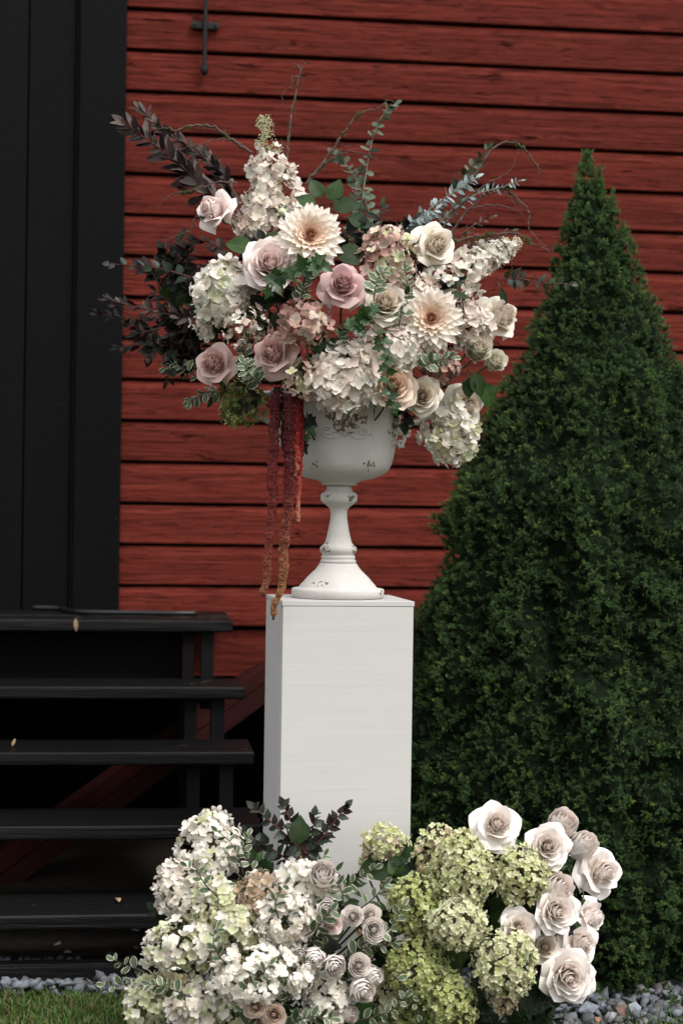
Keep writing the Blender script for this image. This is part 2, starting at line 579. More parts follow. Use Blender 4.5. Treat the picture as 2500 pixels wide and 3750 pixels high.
def single_stone(px, py, d, s, c, label, seed):
    vs, fs = stone_geo(seed)
    p = D(px, py, d)
    m = plain('stone_' + str(seed), c, rough=0.8, var=0.3, scale=80)
    M = np.array(Euler((0.3, -0.2, seed)).to_matrix()) * s
    o = ob('stone', mesh('stone', vs @ M.T, fs.tolist(), m)); o.location = p
    tag(o, label, 'stone')
single_stone(1432, 2322, 3.98, 0.032, (0.16, 0.10, 0.08), 'large reddish brown stone lying on the grey gravel before the spruce', 101)
single_stone(1372, 2343, 3.90, 0.019, (0.30, 0.14, 0.085), 'small orange brown stone in the grey gravel', 102)
single_stone(1452, 2318, 3.97, 0.030, (0.22, 0.24, 0.27), 'tall pointed blue grey stone standing up from the gravel', 103)
single_stone(1345, 2320, 3.97, 0.034, (0.17, 0.19, 0.22), 'broad wedge of blue grey stone beside the lowest rose', 104)

# ---- grass blades
m_grass = pig_mat('grass_blade', [(0, (0.16, 0.115, 0.06)), (0.22, (0.10, 0.085, 0.035)), (0.3, (0.04, 0.075, 0.014)), (0.7, (0.07, 0.14, 0.025)), (1, (0.13, 0.21, 0.05))], rough=0.5, trans=0.25)
def blades(n, xr, yr, h, dry=0.25):
    x = rng.uniform(xr[0], xr[1], n); y = rng.uniform(yr[0], yr[1], n)
    ed = np.array([edge_y(a) for a in x])
    keep = y < ed + rng.normal(0, 0.02, n)
    x = x[keep]; y = y[keep]; n = len(x)
    z = np.array([ground_z(a, b) for a, b in zip(x, y)])
    ang = rng.uniform(0, 2 * np.pi, n); lean = rng.uniform(0.1, 1.1, n); H = h * rng.uniform(0.5, 1.5, n); W = rng.uniform(0.0012, 0.0026, n)
    patch = np.array([noise.noise(Vector((a * 4, b * 9, 3))) for a, b in zip(x, y)])
    d = np.stack([np.cos(ang), np.sin(ang)], 1)
    s = np.stack([-np.sin(ang + rng.uniform(-1, 1, n)), np.cos(ang)], 1)
    lv = [(0, 1.0), (0.4, 0.9), (0.75, 0.6), (1.0, 0.0)]
    V = []
    for t, w in lv:
        cx = x + d[:, 0] * H * lean * t ** 1.7; cy = y + d[:, 1] * H * lean * t ** 1.7; cz = z + H * (t - 0.35 * lean * t * t)
        for sg in ((-1, 1) if w > 0 else (0,)):
            V.append(np.stack([cx + sg * s[:, 0] * W * w, cy + sg * s[:, 1] * W * w, cz], 1))
    V = np.stack(V, 1)      # n,7,3
    tri = np.array([[0,1,3],[0,3,2],[2,3,5],[2,5,4],[4,5,6]])
    F = (tri[None] + (np.arange(n) * 7)[:, None, None]).reshape(-1, 3)
    g = np.clip(0.55 + rng.normal(0, 0.18, n), 0.3, 1)
    isdry = rng.random(n) < dry + 0.5 * np.clip(patch * 2, 0, 1)
    g[isdry] = rng.uniform(0, 0.22, isdry.sum())
    C = np.repeat(np.stack([g, g, g], 1)[:, None], 7, 1).reshape(-1, 3)
    return V.reshape(-1, 3), F, C
A = blades(26000, (-1.1, 0.45), (3.45, 4.16), 0.024, 0.12)
B = blades(5000, (0.4, 1.5), (3.55, 3.92), 0.045, 0.15)
Cc = blades(6000, (-2.2, 2.0), (2.2, 3.5), 0.035)
E = blades(240, (0.5, 1.3), (3.80, 3.9), 0.10, 0.1)
Vs = []; Fs = []; Cs = []; base = 0
for v, f, c in (A, B, Cc, E):
    Vs.append(v); Fs.append(f + base); Cs.append(c); base += len(v)
o = ob('grass', bigmesh('grass', np.concatenate(Vs), np.concatenate(Fs), m_grass, cols=np.concatenate(Cs)))
tag(o, 'short mown lawn with dry straw patches in front of the gravel', 'grass', kind='stuff')

# ================================================================== barn
barn = thing('barn', 'red painted barn wall of lapped horizontal boards with a black door', 'building', BO)
barn.rotation_euler = (0, 0, TH)
EXPO = 0.1352
Z0 = 0.767
GAP = 0.0092
X0, X1 = -0.02, 4.2
rb = random.Random(3)
for k in range(19):
    z = Z0 + EXPO * k
    h = EXPO - GAP
    # profile (y into wall negative = towards camera): face, then sloped top edge
    L = X1 - X0
    nseg = 36
    v = []; f = []
    prof = [(0.030, 0.0), (0.003, 0.0), (0.0, 0.003), (0.0, h * 0.45), (0.0, h - 0.027), (0.0015, h - 0.024), (0.0105, h - 0.003), (0.014, h), (0.030, h)]
    off = rb.uniform(-0.0015, 0.0015)
    for i in range(nseg + 1):
        x = X0 + L * (i / nseg)
        wz = 0.0016 * noise.noise(Vector((x * 1.6, k * 3.1, 0)))
        wy = 0.002 * noise.noise(Vector((x * 2.0, k * 5.7, 9))) + off
        for (py, pz) in prof:
            v.append((x, py + wy - 0.03, z + pz + wz))
    m_ = len(prof)
    for i in range(nseg):
        for j in range(m_ - 1):
            f.append((i*m_+j, (i+1)*m_+j, (i+1)*m_+j+1, i*m_+j+1))
    f.append(tuple(range(m_))); f.append(tuple(nseg*m_+j for j in range(m_))[::-1])
    ob('plank', mesh('plank', v, f, m_red), barn)
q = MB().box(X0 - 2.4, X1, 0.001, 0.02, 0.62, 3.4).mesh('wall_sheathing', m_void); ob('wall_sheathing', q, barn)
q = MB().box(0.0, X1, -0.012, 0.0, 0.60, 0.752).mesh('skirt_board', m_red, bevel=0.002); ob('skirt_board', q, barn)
# blackness under the barn: floor and back wall in near-black that stands in for shade
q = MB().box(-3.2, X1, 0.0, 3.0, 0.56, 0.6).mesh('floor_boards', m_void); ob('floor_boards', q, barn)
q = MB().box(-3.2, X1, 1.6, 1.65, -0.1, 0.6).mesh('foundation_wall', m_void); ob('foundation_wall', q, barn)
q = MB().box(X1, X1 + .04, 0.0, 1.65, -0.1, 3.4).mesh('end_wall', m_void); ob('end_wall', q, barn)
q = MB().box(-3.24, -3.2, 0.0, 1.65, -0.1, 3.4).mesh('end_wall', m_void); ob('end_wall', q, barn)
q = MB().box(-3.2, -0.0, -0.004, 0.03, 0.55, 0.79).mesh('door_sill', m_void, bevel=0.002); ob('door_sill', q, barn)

def bl(px, py, d):      # photograph point -> barn-local
    p = P(px, py, d) - BO
    return Vector((p.dot(BU), -p.dot(BN), p.z))
# casing and door
xe = bl(462, 300, 5.72).x; xe2 = bl(440, 2000, 5.72).x
xc = 0.5 * (xe + xe2) + 0.0
wc = 0.150
ob('door_casing', MB().box(xc - wc, xc, -0.052, 0.0, 0.80, 3.4).mesh('door_casing', m_black, bevel=0.003), barn)
for i, (px, py) in enumerate([(428, 282), (447, 340), (425, 567), (425, 720), (300, 836), (308, 327), (425, 1900), (300, 1180)]):
    p = bl(px, py, 5.70)
    v, f = stone_geo(50 + i)
    ob('nail', mesh('nail', [Vector(q) * 0.004 for q in v], f.tolist(), m_nail), barn, Matrix.Translation((p.x, -0.053, p.z)))
# door boards
dx = xc - wc
xs_ = [dx - 0.012, dx - 0.165, dx - 0.325, dx - 0.49, dx - 0.65, dx - 0.81]
for i in range(5):
    ob('door_board', MB().box(xs_[i+1] + 0.0025, xs_[i] - 0.0025, -0.022 - (i % 2) * 0.002, 0.0, 0.815, 3.4).mesh('door_board', m_black, bevel=0.002), barn)
ob('door_stop', MB().box(dx - 0.012, dx, -0.034, 0.0, 0.80, 3.4).mesh('door_stop', m_void), barn)
ob('door_casing', MB().box(xs_[5] - 0.16, xs_[5] - 0.01, -0.052, 0.0, 0.80, 3.4).mesh('door_casing', m_black, bevel=0.003), barn)
for k in range(19):
    z = Z0 + EXPO * k
    ob('plank', MB().box(-3.2, xs_[5] - 0.16, -0.028, 0.0, z, z + EXPO - GAP).mesh('plank', m_red, bevel=0.004), barn)
# iron hook
hk = thing('iron_hook', 'black iron rod with a cross plate fixed high on the red wall', 'hook', BO)
hk.rotation_euler = (0, 0, TH)
a0 = bl(757, -250, 5.78); a1 = bl(746, 270, 5.78)
y_ = -0.058
pts = [Vector((a0.x, y_, a0.z)), Vector((0.6*a0.x+0.4*a1.x, y_-0.003, 0.6*a0.z+0.4*a1.z)), Vector((a1.x, y_ - 0.004, a1.z + 0.02)), Vector((a1.x, y_, a1.z))]
ob('rod', MB().tube(spline(pts, 6), [0.0062 + 0.0015 * (i / 18) for i in range(19)], 8).mesh('rod', m_iron, True), hk)
cpz = bl(750, 106, 5.78).z; cpx = bl(750, 106, 5.78).x
ob('cross_plate', MB().box(cpx - 0.045, cpx + 0.045, -0.049, -0.033, cpz - 0.011, cpz + 0.011).mesh('cross_plate', m_iron, bevel=0.002), hk)
for s in (-1, 1):
    ob('bolt', MB().lathe([(0.005, 0), (0.005, 0.004), (0.003, 0.006)], 10).mesh('bolt', m_iron, True), hk, Matrix.Translation((cpx + s * 0.033, -0.049, cpz)) @ Matrix.Rotation(R(90), 4, 'X'))
v, f = stone_geo(77)
ob('rod_end', MB().lathe([(0.001, -0.020), (0.008, -0.016), (0.0125, -0.006), (0.0125, 0.008), (0.009, 0.018), (0.006, 0.024)], 14).mesh('rod_end', m_iron, True), hk, Matrix.Translation((a1.x, y_ + 0.002, a1.z)))

# diagonal brace beneath the barn
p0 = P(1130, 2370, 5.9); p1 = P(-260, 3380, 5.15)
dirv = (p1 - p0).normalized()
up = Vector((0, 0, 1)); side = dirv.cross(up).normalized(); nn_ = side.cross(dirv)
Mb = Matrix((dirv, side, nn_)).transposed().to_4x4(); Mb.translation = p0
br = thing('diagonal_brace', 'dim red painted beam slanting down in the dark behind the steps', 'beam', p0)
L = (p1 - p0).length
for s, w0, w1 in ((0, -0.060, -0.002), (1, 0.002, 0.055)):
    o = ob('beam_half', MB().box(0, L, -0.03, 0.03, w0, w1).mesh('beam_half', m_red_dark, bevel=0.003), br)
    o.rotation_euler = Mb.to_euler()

# ================================================================== steps
st = thing('wooden_steps', 'black painted open wooden steps leading up to the barn door', 'steps', BO)
st.rotation_euler = (0, 0, TH)
fe = [(400, 2270, 5.25), (400, 2515, 4.97), (400, 2755, 4.70), (400, 3025, 4.43), (400, 3350, 4.17)]   # nosing points
rx = [(853, 2272), (896, 2520), (933, 2768), (960, 3030), (985, 3360)]
tops = []
for i, ((px, py, d), (ex, ey)) in enumerate(zip(fe, rx)):
    p = bl(px, py, d)
    dd = BO.y + (-0.764 - BO.x) + 0
    e = bl(ex, ey, d + 0.045)
    yf = p.y; z = p.z; xr = e.x
    tops.append((yf, z, xr))
    dep = 0.285 if i < 4 else 0.25
    th = 0.036
    if i == 0: dep = -0.052 - yf - 0.001
    split = dep * 0.42
    for (ya, yb, dz) in ((yf, yf + split - 0.003, 0.0), (yf + split + 0.003, yf + dep, -0.003 if i else 0.002)):
        v = MB().box(-2.6, xr, ya, yb, z - th, z + dz)
        ob('tread_board', v.mesh('tread_board', m_blackh, bevel=0.008 if ya == yf else 0.004, seg=3), st)
# stringers: sawtooth plates
def stringer(x0, x1):
    pts = []
    yb, zb = tops[0][0], tops[0][1]
    pl = []
    for i, (yf, z, xr) in enumerate(tops):
        pl.append((yf + 0.03, z - 0.037))
        nz = tops[i+1][1] - 0.037 if i < 4 else 0.0
        pl.append((yf + 0.03, nz))
    back = [(tops[4][0] + 0.28, 0.0), (tops[0][0] + 0.36, tops[0][1] - 0.45), (tops[0][0] + 0.36, tops[0][1] - 0.037)]
    poly = pl + back
    n = len(poly)
    v = [(x0, y, z) for y, z in poly] + [(x1, y, z) for y, z in poly]
    f = [tuple(range(n))[::-1], tuple(range(n, 2*n))] + [(i, (i+1) % n, n + (i+1) % n, n + i) for i in range(n)]
    return mesh('stringer', v, f, m_blackv)
for (i, (yf, z, xr)) in enumerate(tops[:4]):     # each riser upright stands a little further right as the treads do
    nz = tops[i+1][1]
    x1_ = xr - 0.055
    ob('upright', MB().box(x1_ - 0.038, x1_, yf + 0.03, yf + 0.10, nz - 0.10, z - 0.038).mesh('upright', m_blackv, bevel=0.002), st)
_s = stringer(tops[0][2] - 0.15, tops[0][2] - 0.115); _s.materials[0] = m_void; ob('stringer', _s, st)  # near-black swap paints this stringer as if deep in shade
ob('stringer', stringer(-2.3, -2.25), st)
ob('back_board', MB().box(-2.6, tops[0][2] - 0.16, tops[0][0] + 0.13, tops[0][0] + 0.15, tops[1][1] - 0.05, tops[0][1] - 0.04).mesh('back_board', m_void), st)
# ground board under the lowest tread
yg = tops[4][0]
ob('ground_board', MB().box(-2.6, tops[4][2] - 0.02, yg + 0.02, yg + 0.06, -0.02, 0.062).mesh('ground_board', m_blackh, bevel=0.003), st)

# black rubber strip curling over the top tread
pt = [P(120, 2238, 5.62), P(225, 2228, 5.6), P(245, 2236, 5.5), P(320, 2243, 5.42), P(500, 2246, 5.42), P(640, 2252, 5.42), P(720, 2256, 5.44)]
zt = tops[0][1]
pt = [Vector((p.x, p.y, max(p.z, zt + 0.012))) for p in pt]
o = ob('rubber_strip', MB().tube(spline(pt, 6), 0.008, 8).mesh('rubber_strip', m_rubber, True)); tag(o, 'black rubber cable lying along the back of the top step', 'cable')

# fallen leaves on the steps
m_dry = leaf_mat('dry_leaf', (0.34, 0.21, 0.11), (0.42, 0.30, 0.18), vein=(0.2, 0.12, 0.06), trans=0.1, rough=0.7)
# ================================================================== pedestal and urn
m_white = wood('white_pedestal_paint', (0.60, 0.59, 0.565), (0.575, 0.565, 0.54), (3, 90, 90), rough=0.5, bstr=0.4, bdist=0.001, knots=False, vary=0.05, spec=0.35)
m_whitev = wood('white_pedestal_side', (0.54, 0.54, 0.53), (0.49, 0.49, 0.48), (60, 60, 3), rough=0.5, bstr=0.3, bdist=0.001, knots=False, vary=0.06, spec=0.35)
PT = 0.162
FL = P(1035, 2200, 3.93)
ptop = FL.z
ped = thing('pedestal', 'tall square white painted plywood pedestal carrying the flower urn', 'pedestal', (FL.x, FL.y, 0))
ped.rotation_euler = (0, 0, PT)
W = 0.30; tt = 0.0115
ob('top_panel', MB().box(-0.001, W + 0.002, -0.001, W, ptop - tt, ptop).mesh('top_panel', m_white, bevel=0.0012), ped)
ob('front_panel', MB().box(0.001, W, 0.0, 0.012, 0.0, ptop - tt - 0.0008).mesh('front_panel', m_white, bevel=0.001), ped)
ob('side_panel', MB().box(-0.001, 0.0112, 0.0125, W, 0.0, ptop - tt - 0.0008).mesh('side_panel', m_whitev, bevel=0.001), ped)
ob('side_panel', MB().box(W - 0.012, W, 0.0125, W, 0.0, ptop - tt - 0.0008).mesh('side_panel', m_whitev, bevel=0.001), ped)
ob('back_panel', MB().box(0.0115, W - 0.0122, W - 0.013, W - 0.001, 0.0, ptop - tt - 0.0008).mesh('back_panel', m_white, bevel=0.001), ped)

# urn material: chalky off-white iron, pitted, with rust breaking through in clusters
m_urn, nt, b = newmat('chalky_urn_paint')
vo = objcoords(nt, rand=False)
n1 = noise_t(nt, vo, 14.0, 5); n2 = noise_t(nt, vo, 140.0, 3)
c = mixrgb(nt, maprange(nt, n1, 0.3, 0.7, 0, 1), (0.49, 0.47, 0.435), (0.57, 0.555, 0.525))
vor = nt.nodes.new('ShaderNodeTexVoronoi'); vor.inputs['Scale'].default_value = 190.0
nt.links.new(vo, vor.inputs['Vector'])
pit = maprange(nt, vor.outputs['Distance'], 0.10, 0.17, 1, 0)
pm = noise_t(nt, vo, 55.0, 2)
pit = math2(nt, 'MULTIPLY', pit, maprange(nt, pm, 0.5, 0.56, 0, 1))
c = mixrgb(nt, math2(nt, 'MULTIPLY', pit, 0.6), c, (0.22, 0.20, 0.17))
def spot(cx, cz, cy, rx_, rz_, scale=(1, 1)):
    """mask of one rust patch round an object-space point"""
    sub = nt.nodes.new('ShaderNodeVectorMath'); sub.operation = 'SUBTRACT'
    nt.links.new(vo, sub.inputs[0]); sub.inputs[1].default_value = (cx, cy, cz)
    ml = nt.nodes.new('ShaderNodeVectorMath'); ml.operation = 'MULTIPLY'
    nt.links.new(sub.outputs[0], ml.inputs[0]); ml.inputs[1].default_value = (1 / rx_, 1 / 0.05, 1 / rz_)
    ln = nt.nodes.new('ShaderNodeVectorMath'); ln.operation = 'LENGTH'
    nt.links.new(ml.outputs[0], ln.inputs[0])
    return maprange(nt, ln.outputs['Value'], 0.35, 1.0, 1, 0)
PX = 4.10 / FPX
UC = P(1236, 2176, 4.095); UC.z = ptop
def uz(y): return HC - (y - 1866) * PX - UC.z
spots = []
for (px, py, rx_, ry_, ff) in [(1258, 1560, 62, 40, 1), (1440, 1560, 42, 90, 1), (1147, 1707, 22, 24, 1), (1347, 1712, 34, 28, 1), (1190, 2005, 20, 30, 1), (1195, 1810, 16, 12, 1),
                               (1283, 1825, 16, 14, 1), (1165, 2133, 42, 10, 1), (1145, 2160, 32, 7, 1), (1392, 2163, 10, 16, 1), (1296, 2010, 10, 20, 1), (1075, 1560, 30, 60, 1), (1210, 1535, 30, 25, 1), (1310, 1545, 30, 25, 1)]:
    rr = {1258: .135, 1440: .10, 1147: .1, 1347: .1}.get(px, .05)
    yy = -math.sqrt(max(0.0001, (0.14 if py < 1740 else .05 if py < 2100 else .1) ** 2 - ((px - 1238) * PX) ** 2)) if abs(px - 1238) * PX < (0.14 if py < 1740 else .05) else -0.03
    spots.append(spot((px - 1238) * PX, uz(py), yy, rx_ * PX * 1.15, ry_ * PX * 1.15))
s = spots[0]
for q in spots[1:]: s = math2(nt, 'MAXIMUM', s, q)
rn = noise_t(nt, vo, 125.0, 2, 0.45)
rust = math2(nt, 'ADD', rn, math2(nt, 'MULTIPLY', s, 0.13))
rm = maprange(nt, rust, 0.60, 0.635, 0, 1)
rm = math2(nt, 'MULTIPLY', rm, maprange(nt, s, 0.05, 0.3, 0, 1))
rc = mixrgb(nt, noise_t(nt, vo, 60, 3), (0.07, 0.045, 0.02), (0.19, 0.12, 0.06))
c = mixrgb(nt, math2(nt, 'MULTIPLY', rm, 0.9), c, rc)
nt.links.new(c, b.inputs['Base Color']); b.inputs['Roughness'].default_value = 0.85; b.inputs['Specular IOR Level'].default_value = 0.2
hh = math2(nt, 'SUBTRACT', n2, math2(nt, 'ADD', rm, pit))
bump(nt, b, hh, 0.5, 0.0012)

urn = thing('urn', 'weathered off white footed urn with rust specks and scroll ornament on the pedestal', 'urn', UC)
def prof(seq): return [(w * PX, uz(y)) for y, w in seq]
base_p = [(2191, 160), (2189, 168), (2160, 169), (2155, 167), (2153, 160), (2151, 143), (2146, 140), (2138, 134), (2128, 124), (2114, 113), (2100, 98), (2084, 82), (2070, 72), (2062, 67)]
base_pr = prof(base_p); base_pr[0] = (base_pr[0][0], 0.0005); base_pr[1] = (base_pr[1][0], 0.002)
ob('foot', MB().lathe(base_pr, 64).mesh('foot', m_urn, True), urn)
stem_p = [(2063, 60), (2060, 65), (2054, 66), (2050, 63), (2047, 59), (2043, 62), (2040, 63), (2036, 60), (2032, 57), (2028, 59), (2020, 66), (2012, 68), (2003, 65), (1995, 56), (1987, 49), (1965, 43), (1936, 37), (1900, 31), (1880, 30), (1866, 32), (1856, 40), (1846, 54), (1838, 64), (1832, 67), (1815, 67), (1808, 65), (1804, 58), (1799, 50), (1792, 46), (1784, 45), (1779, 47)]
ob('stem', MB().lathe(prof(stem_p), 48).mesh('stem', m_urn, True), urn)
bowl_p = [(1778, 62), (1775, 63), (1769, 66), (1763, 74), (1758, 92), (1753, 118), (1745, 143), (1733, 166), (1718, 180), (1700, 190), (1670, 198), (1640, 203), (1600, 210), (1540, 221), (1480, 231), (1455, 238), (1440, 250), (1434, 256), (1430, 254), (1432, 244), (1445, 230), (1470, 222), (1500, 216)]
ob('bowl', MB().lathe(prof(bowl_p), 72).mesh('bowl', m_urn, True), urn)
# relief ornament: scrolls and a fan, laid on the bowl's curve
def bowlr(z):
    ps = prof(bowl_p[:16])
    for (r0, z0), (r1, z1) in zip(ps, ps[1:]):
        if z0 <= z <= z1: return r0 + (r1 - r0) * (z - z0) / (z1 - z0 + 1e-9)
    return ps[-1][0]
def onbowl(px, py, lift=0.0):
    z = uz(py); r = bowlr(z) + lift
    a = math.asin(max(-1, min(1, (px - 1238) * PX / r)))
    return Vector((math.sin(a) * r, -math.cos(a) * r, z))
orn = MB()
for s in (-1, 1):
    c0 = 1256
    sp_ = []
    for i in range(26):                                   # big outer scroll
        t = i / 25; a = t * 2 * math.pi * 1.35
        rr = 17 * (1 - t * 0.75)
        sp_.append((c0 + s * (63 + rr * math.cos(a)), 1588 - rr * math.sin(a) * 1.05))
    tail = [(c0 + s * 18, 1600), (c0 + s * 38, 1612), (c0 + s * 62, 1612), (c0 + s * 78, 1602)]
    pts = tail + sp_
    orn.tube([onbowl(x, y, 0.0005) for x, y in pts], [0.0026] * len(pts), 6)
    sp_ = []
    for i in range(24):                                   # upper volute
        t = i / 23; a = -t * 2 * math.pi * 1.3 - 1.2
        rr = 20 * (1 - t * 0.7)
        sp_.append((c0 + s * (32 + rr * math.cos(a)), 1545 - rr * math.sin(a)))
    orn.tube([onbowl(x, y, 0.0005) for x, y in sp_], [0.0036 * (1 - 0.4 * i / 23) for i in range(24)], 6)
    orn.tube([onbowl(c0 + s * x, y, 0.0005) for x, y in ((4, 1560), (14, 1578), (30, 1590), (44, 1594))], [0.003, 0.004, 0.003, 0.001], 6)
for k in range(-4, 5):                                    # fan
    orn.tube([onbowl(1256 + k * t * 9.5, 1572 + (40 - abs(k) * 5) * t, 0.0003) for t in (0, .35, .7, 1.0)], [0.0015, 0.0024, 0.0022, 0.0008], 5)
orn.tube([onbowl(1256, y, 0.0008) for y in (1518, 1530, 1545, 1562)], [0.003, 0.006, 0.007, 0.003], 8)
ob('ornament', orn.mesh('ornament', m_urn, True), urn)
# handles
for s in (-1, 1):
    hp = [(222, 1512, .0), (246, 1552, 0), (262, 1548, 0), (275, 1540, 0), (300, 1528, 0), (322, 1512, 0), (334, 1490, 0), (330, 1468, 0), (312, 1452, 0), (285, 1446, 0), (250, 1446, 0)]
    hp = [(214, 1590, 0), (224, 1574, 0), (240, 1562, 0), (256, 1550, 0), (282, 1540, 0), (306, 1528, 0), (326, 1512, 0), (338, 1492, 0), (336, 1468, 0), (318, 1452, 0), (285, 1446, 0), (245, 1446, 0)]
    pts = spline([Vector((s * x * PX, 0, uz(y))) for x, y, _ in hp], 5)
    h = MB().tube(pts, [0.0055 + 0.0015 * math.sin(i * 0.5) for i in range(len(pts))], 8)
    for (cx, cy, r0, dr) in ((247, 1588, 12, 1), (222, 1620, 13, -1)):
        sc2 = []
        for i in range(20):
            t = i / 19; a = dr * (t * 2 * math.pi * 1.1 + 0.6)
            rr = r0 * (1 - 0.72 * t)
            sc2.append(Vector((s * (cx + rr * math.cos(a)) * PX, -0.001, uz(cy - rr * math.sin(a)))))
        h.tube(sc2, [0.0048 * (1 - .35 * i / 19) for i in range(20)], 7)
    h.tube([Vector((s * x * PX, 0, uz(y))) for x, y in ((222, 1572), (236, 1590), (234, 1608), (226, 1630), (212, 1636))], [0.004, 0.0055, 0.0055, 0.005, 0.004], 7)
    ob('handle', h.mesh('handle', m_urn, True), urn)

# ================================================================== spruce
m_spruce, nt, b = newmat('spruce_needles')
at = nt.nodes.new('ShaderNodeAttribute'); at.attribute_name = 'pig'
nt.links.new(at.outputs['Color'], b.inputs['Base Color'])
b.inputs['Roughness'].default_value = 0.5; b.inputs['Specular IOR Level'].default_value = 0.3
thin(nt, b, at.outputs['Color'], 0.18)
m_bark = plain('spruce_bark', (0.05, 0.033, 0.022), rough=0.9, var=0.4, bstr=1, bd=0.01)
TD = 4.66
TPX = TD / FPX
Tb = P(2185, 2400, TD)
TX, TY = Tb.x, Tb.y
tz = lambda y: HC - (y - 1879) * TPX
tprof = [(565, 5), (590, 18), (640, 34), (700, 62), (797, 106), (900, 142), (1036, 196), (1150, 232), (1275, 268), (1340, 300), (1400, 345), (1500, 385), (1583, 425), (1680, 470), (1787, 545), (1900, 580), (2000, 590), (2150, 612), (2300, 660), (2500, 715), (2750, 760), (3000, 775), (3300, 770), (3550, 740), (3720, 690), (3790, 600)]
def trad(z):
    for (y0, r0), (y1, r1) in zip(tprof, tprof[1:]):
        z0, z1 = tz(y0), tz(y1)
        if z1 <= z <= z0: return (r0 + (r1 - r0) * (z0 - z) / (z0 - z1)) * TPX
    return 0.01 if z > 1 else tprof[-1][1] * TPX
ztop = tz(565); zbot = 0.03
def axis_x(q):
    return -62 * TPX * max(0.0, (q - tz(1500)) / (tz(600) - tz(1500))) ** 1.25

tree = thing('spruce_tree', 'dense dark green conical dwarf spruce at the right of the pedestal', 'tree', (TX, TY, 0))
ob('trunk', MB().tube([(0, 0, 0), (0.004, 0, 0.5), (0, 0.003, 1.2), (axis_x(ztop - .1), 0, ztop - 0.1)], [0.04, 0.032, 0.012, 0.002], 10).mesh('trunk', m_bark, True), tree)
shade = []
nseg = 40
def lumpf(a, q, r0):
    c_, s_ = math.cos(a), math.sin(a)
    k = r0 + 0.12
    return 0.17 * noise.noise(Vector((c_ * 6.0 * k, s_ * 6.0 * k, q * 4.5))) + 0.12 * noise.noise(Vector((c_ * 15 * k, s_ * 15 * k, q * 12 + 5)))
v = []; f = []
nseg = 110
zz = np.linspace(zbot + 0.01, ztop - 0.08, 130)
for z in zz:
    for i in range(nseg):
        a = 2 * math.pi * i / nseg
        r0 = trad(z)
        r = max(0.004, r0 * (1 + lumpf(a, z, r0)) - 0.040 * min(1, r0 / 0.12))
        v.append((axis_x(z) + r * math.cos(a), r * math.sin(a), z))
for j in range(len(zz) - 1):
    for i in range(nseg):
        k = (i + 1) % nseg
        f.append((j*nseg+i, j*nseg+k, (j+1)*nseg+k, (j+1)*nseg+i))
m_inner = plain('shade_core', (0.007, 0.013, 0.006), rough=1.0, var=0.5, scale=40, bstr=1, bd=0.02, spec=0.05)  # added solid core, its dark colour standing in for shade inside the crown
ob('shade_core', mesh('shade_core', v, f, m_inner), tree)
# tufts: every branchlet end carries a small fan of shoots
NN = 16; SH = 6; NT = 21500
tmpl = []
for i in range(NN):
    t = (i + 0.5) / NN; a = i * 2.4
    spread = 1.1 * (1 - 0.7 * t)
    d = np.array([math.cos(a) * spread, math.sin(a) * spread, 0.7 + 0.35 * t]); d /= np.linalg.norm(d)
    p = np.array([0, 0, t * 0.75])
    s = np.cross(d, [0, 0, 1.0]); s /= np.linalg.norm(s) + 1e-9
    L = 0.52 * (1 - 0.3 * t); w = 0.05
    tmpl.append([p - s * w, p + s * w, p + d * L])
tmpl = np.array(tmpl).reshape(-1, 3)
tcol = np.repeat(np.linspace(0, 1, NN), 3)
tcol[2::3] = np.minimum(1, tcol[2::3] + 0.35)
zs = np.linspace(zbot, ztop, 400); rr_ = np.array([trad(z) for z in zs]) + 0.012
cdf = np.cumsum(rr_); cdf /= cdf[-1]
z = np.interp(rng.random(NT), cdf, zs)
az = rng.uniform(0, 2 * np.pi, NT)
keep = (np.sin(az) < 0.35) | (rng.random(NT) < 0.35)
z = z[keep]; az = az[keep]; nt_ = len(z)
R0 = np.array([trad(q) for q in z])
lump = np.array([lumpf(a, q, r0) for a, q, r0 in zip(az, z, R0)])
inn = rng.random(nt_) ** 1.3 * 0.040 * np.minimum(1, R0 / 0.12)
rad = np.maximum(R0 * (1 + lump) - inn - 0.008, 0.002)
pos = np.stack([rad * np.cos(az) + np.array([axis_x(q) for q in z]), rad * np.sin(az), z], 1)
outw = np.stack([np.cos(az), np.sin(az), np.zeros(nt_)], 1)
upk = np.clip(1.1 - R0 / 0.3, 0.40, 1.3) + rng.normal(0, 0.12, nt_)
td = outw + np.array([0, 0, 1.0]) * upk[:, None] + rng.normal(0, 0.16, (nt_, 3))
td /= np.linalg.norm(td, axis=1)[:, None]
tone_t = np.clip(0.58 + rng.normal(0, 0.10, nt_) - inn * 14 + lump * 2.0, 0.05, 1)  # deeper tufts and hollows get darker needles, crown shade put into the colour
# repeat per shoot
pos = np.repeat(pos, SH, 0); td = np.repeat(td, SH, 0); tone = np.clip(np.repeat(tone_t, SH) + rng.normal(0, 0.08, nt_ * SH), 0, 1)
n_ = nt_ * SH
lead = np.tile(np.arange(SH) == 0, nt_)
dr = td + rng.normal(0, 0.68, (n_, 3)) * (~lead)[:, None]
dr /= np.linalg.norm(dr, axis=1)[:, None]
tmp = rng.normal(0, 1, (n_, 3)); xx = np.cross(dr, tmp); xx /= np.linalg.norm(xx, axis=1)[:, None]; yy = np.cross(dr, xx)
S = rng.uniform(0.0115, 0.018, n_) * np.where(lead, 1.25, 1.0)
Mx = np.stack([xx, yy, dr], 2) * S[:, None, None]
V = np.einsum('nij,kj->nki', Mx, tmpl) + pos[:, None]
F = np.arange(n_ * NN * 3).reshape(-1, 3)
fresh = np.repeat(rng.random(nt_) < 0.10, SH) & (rng.random(n_) < 0.6)
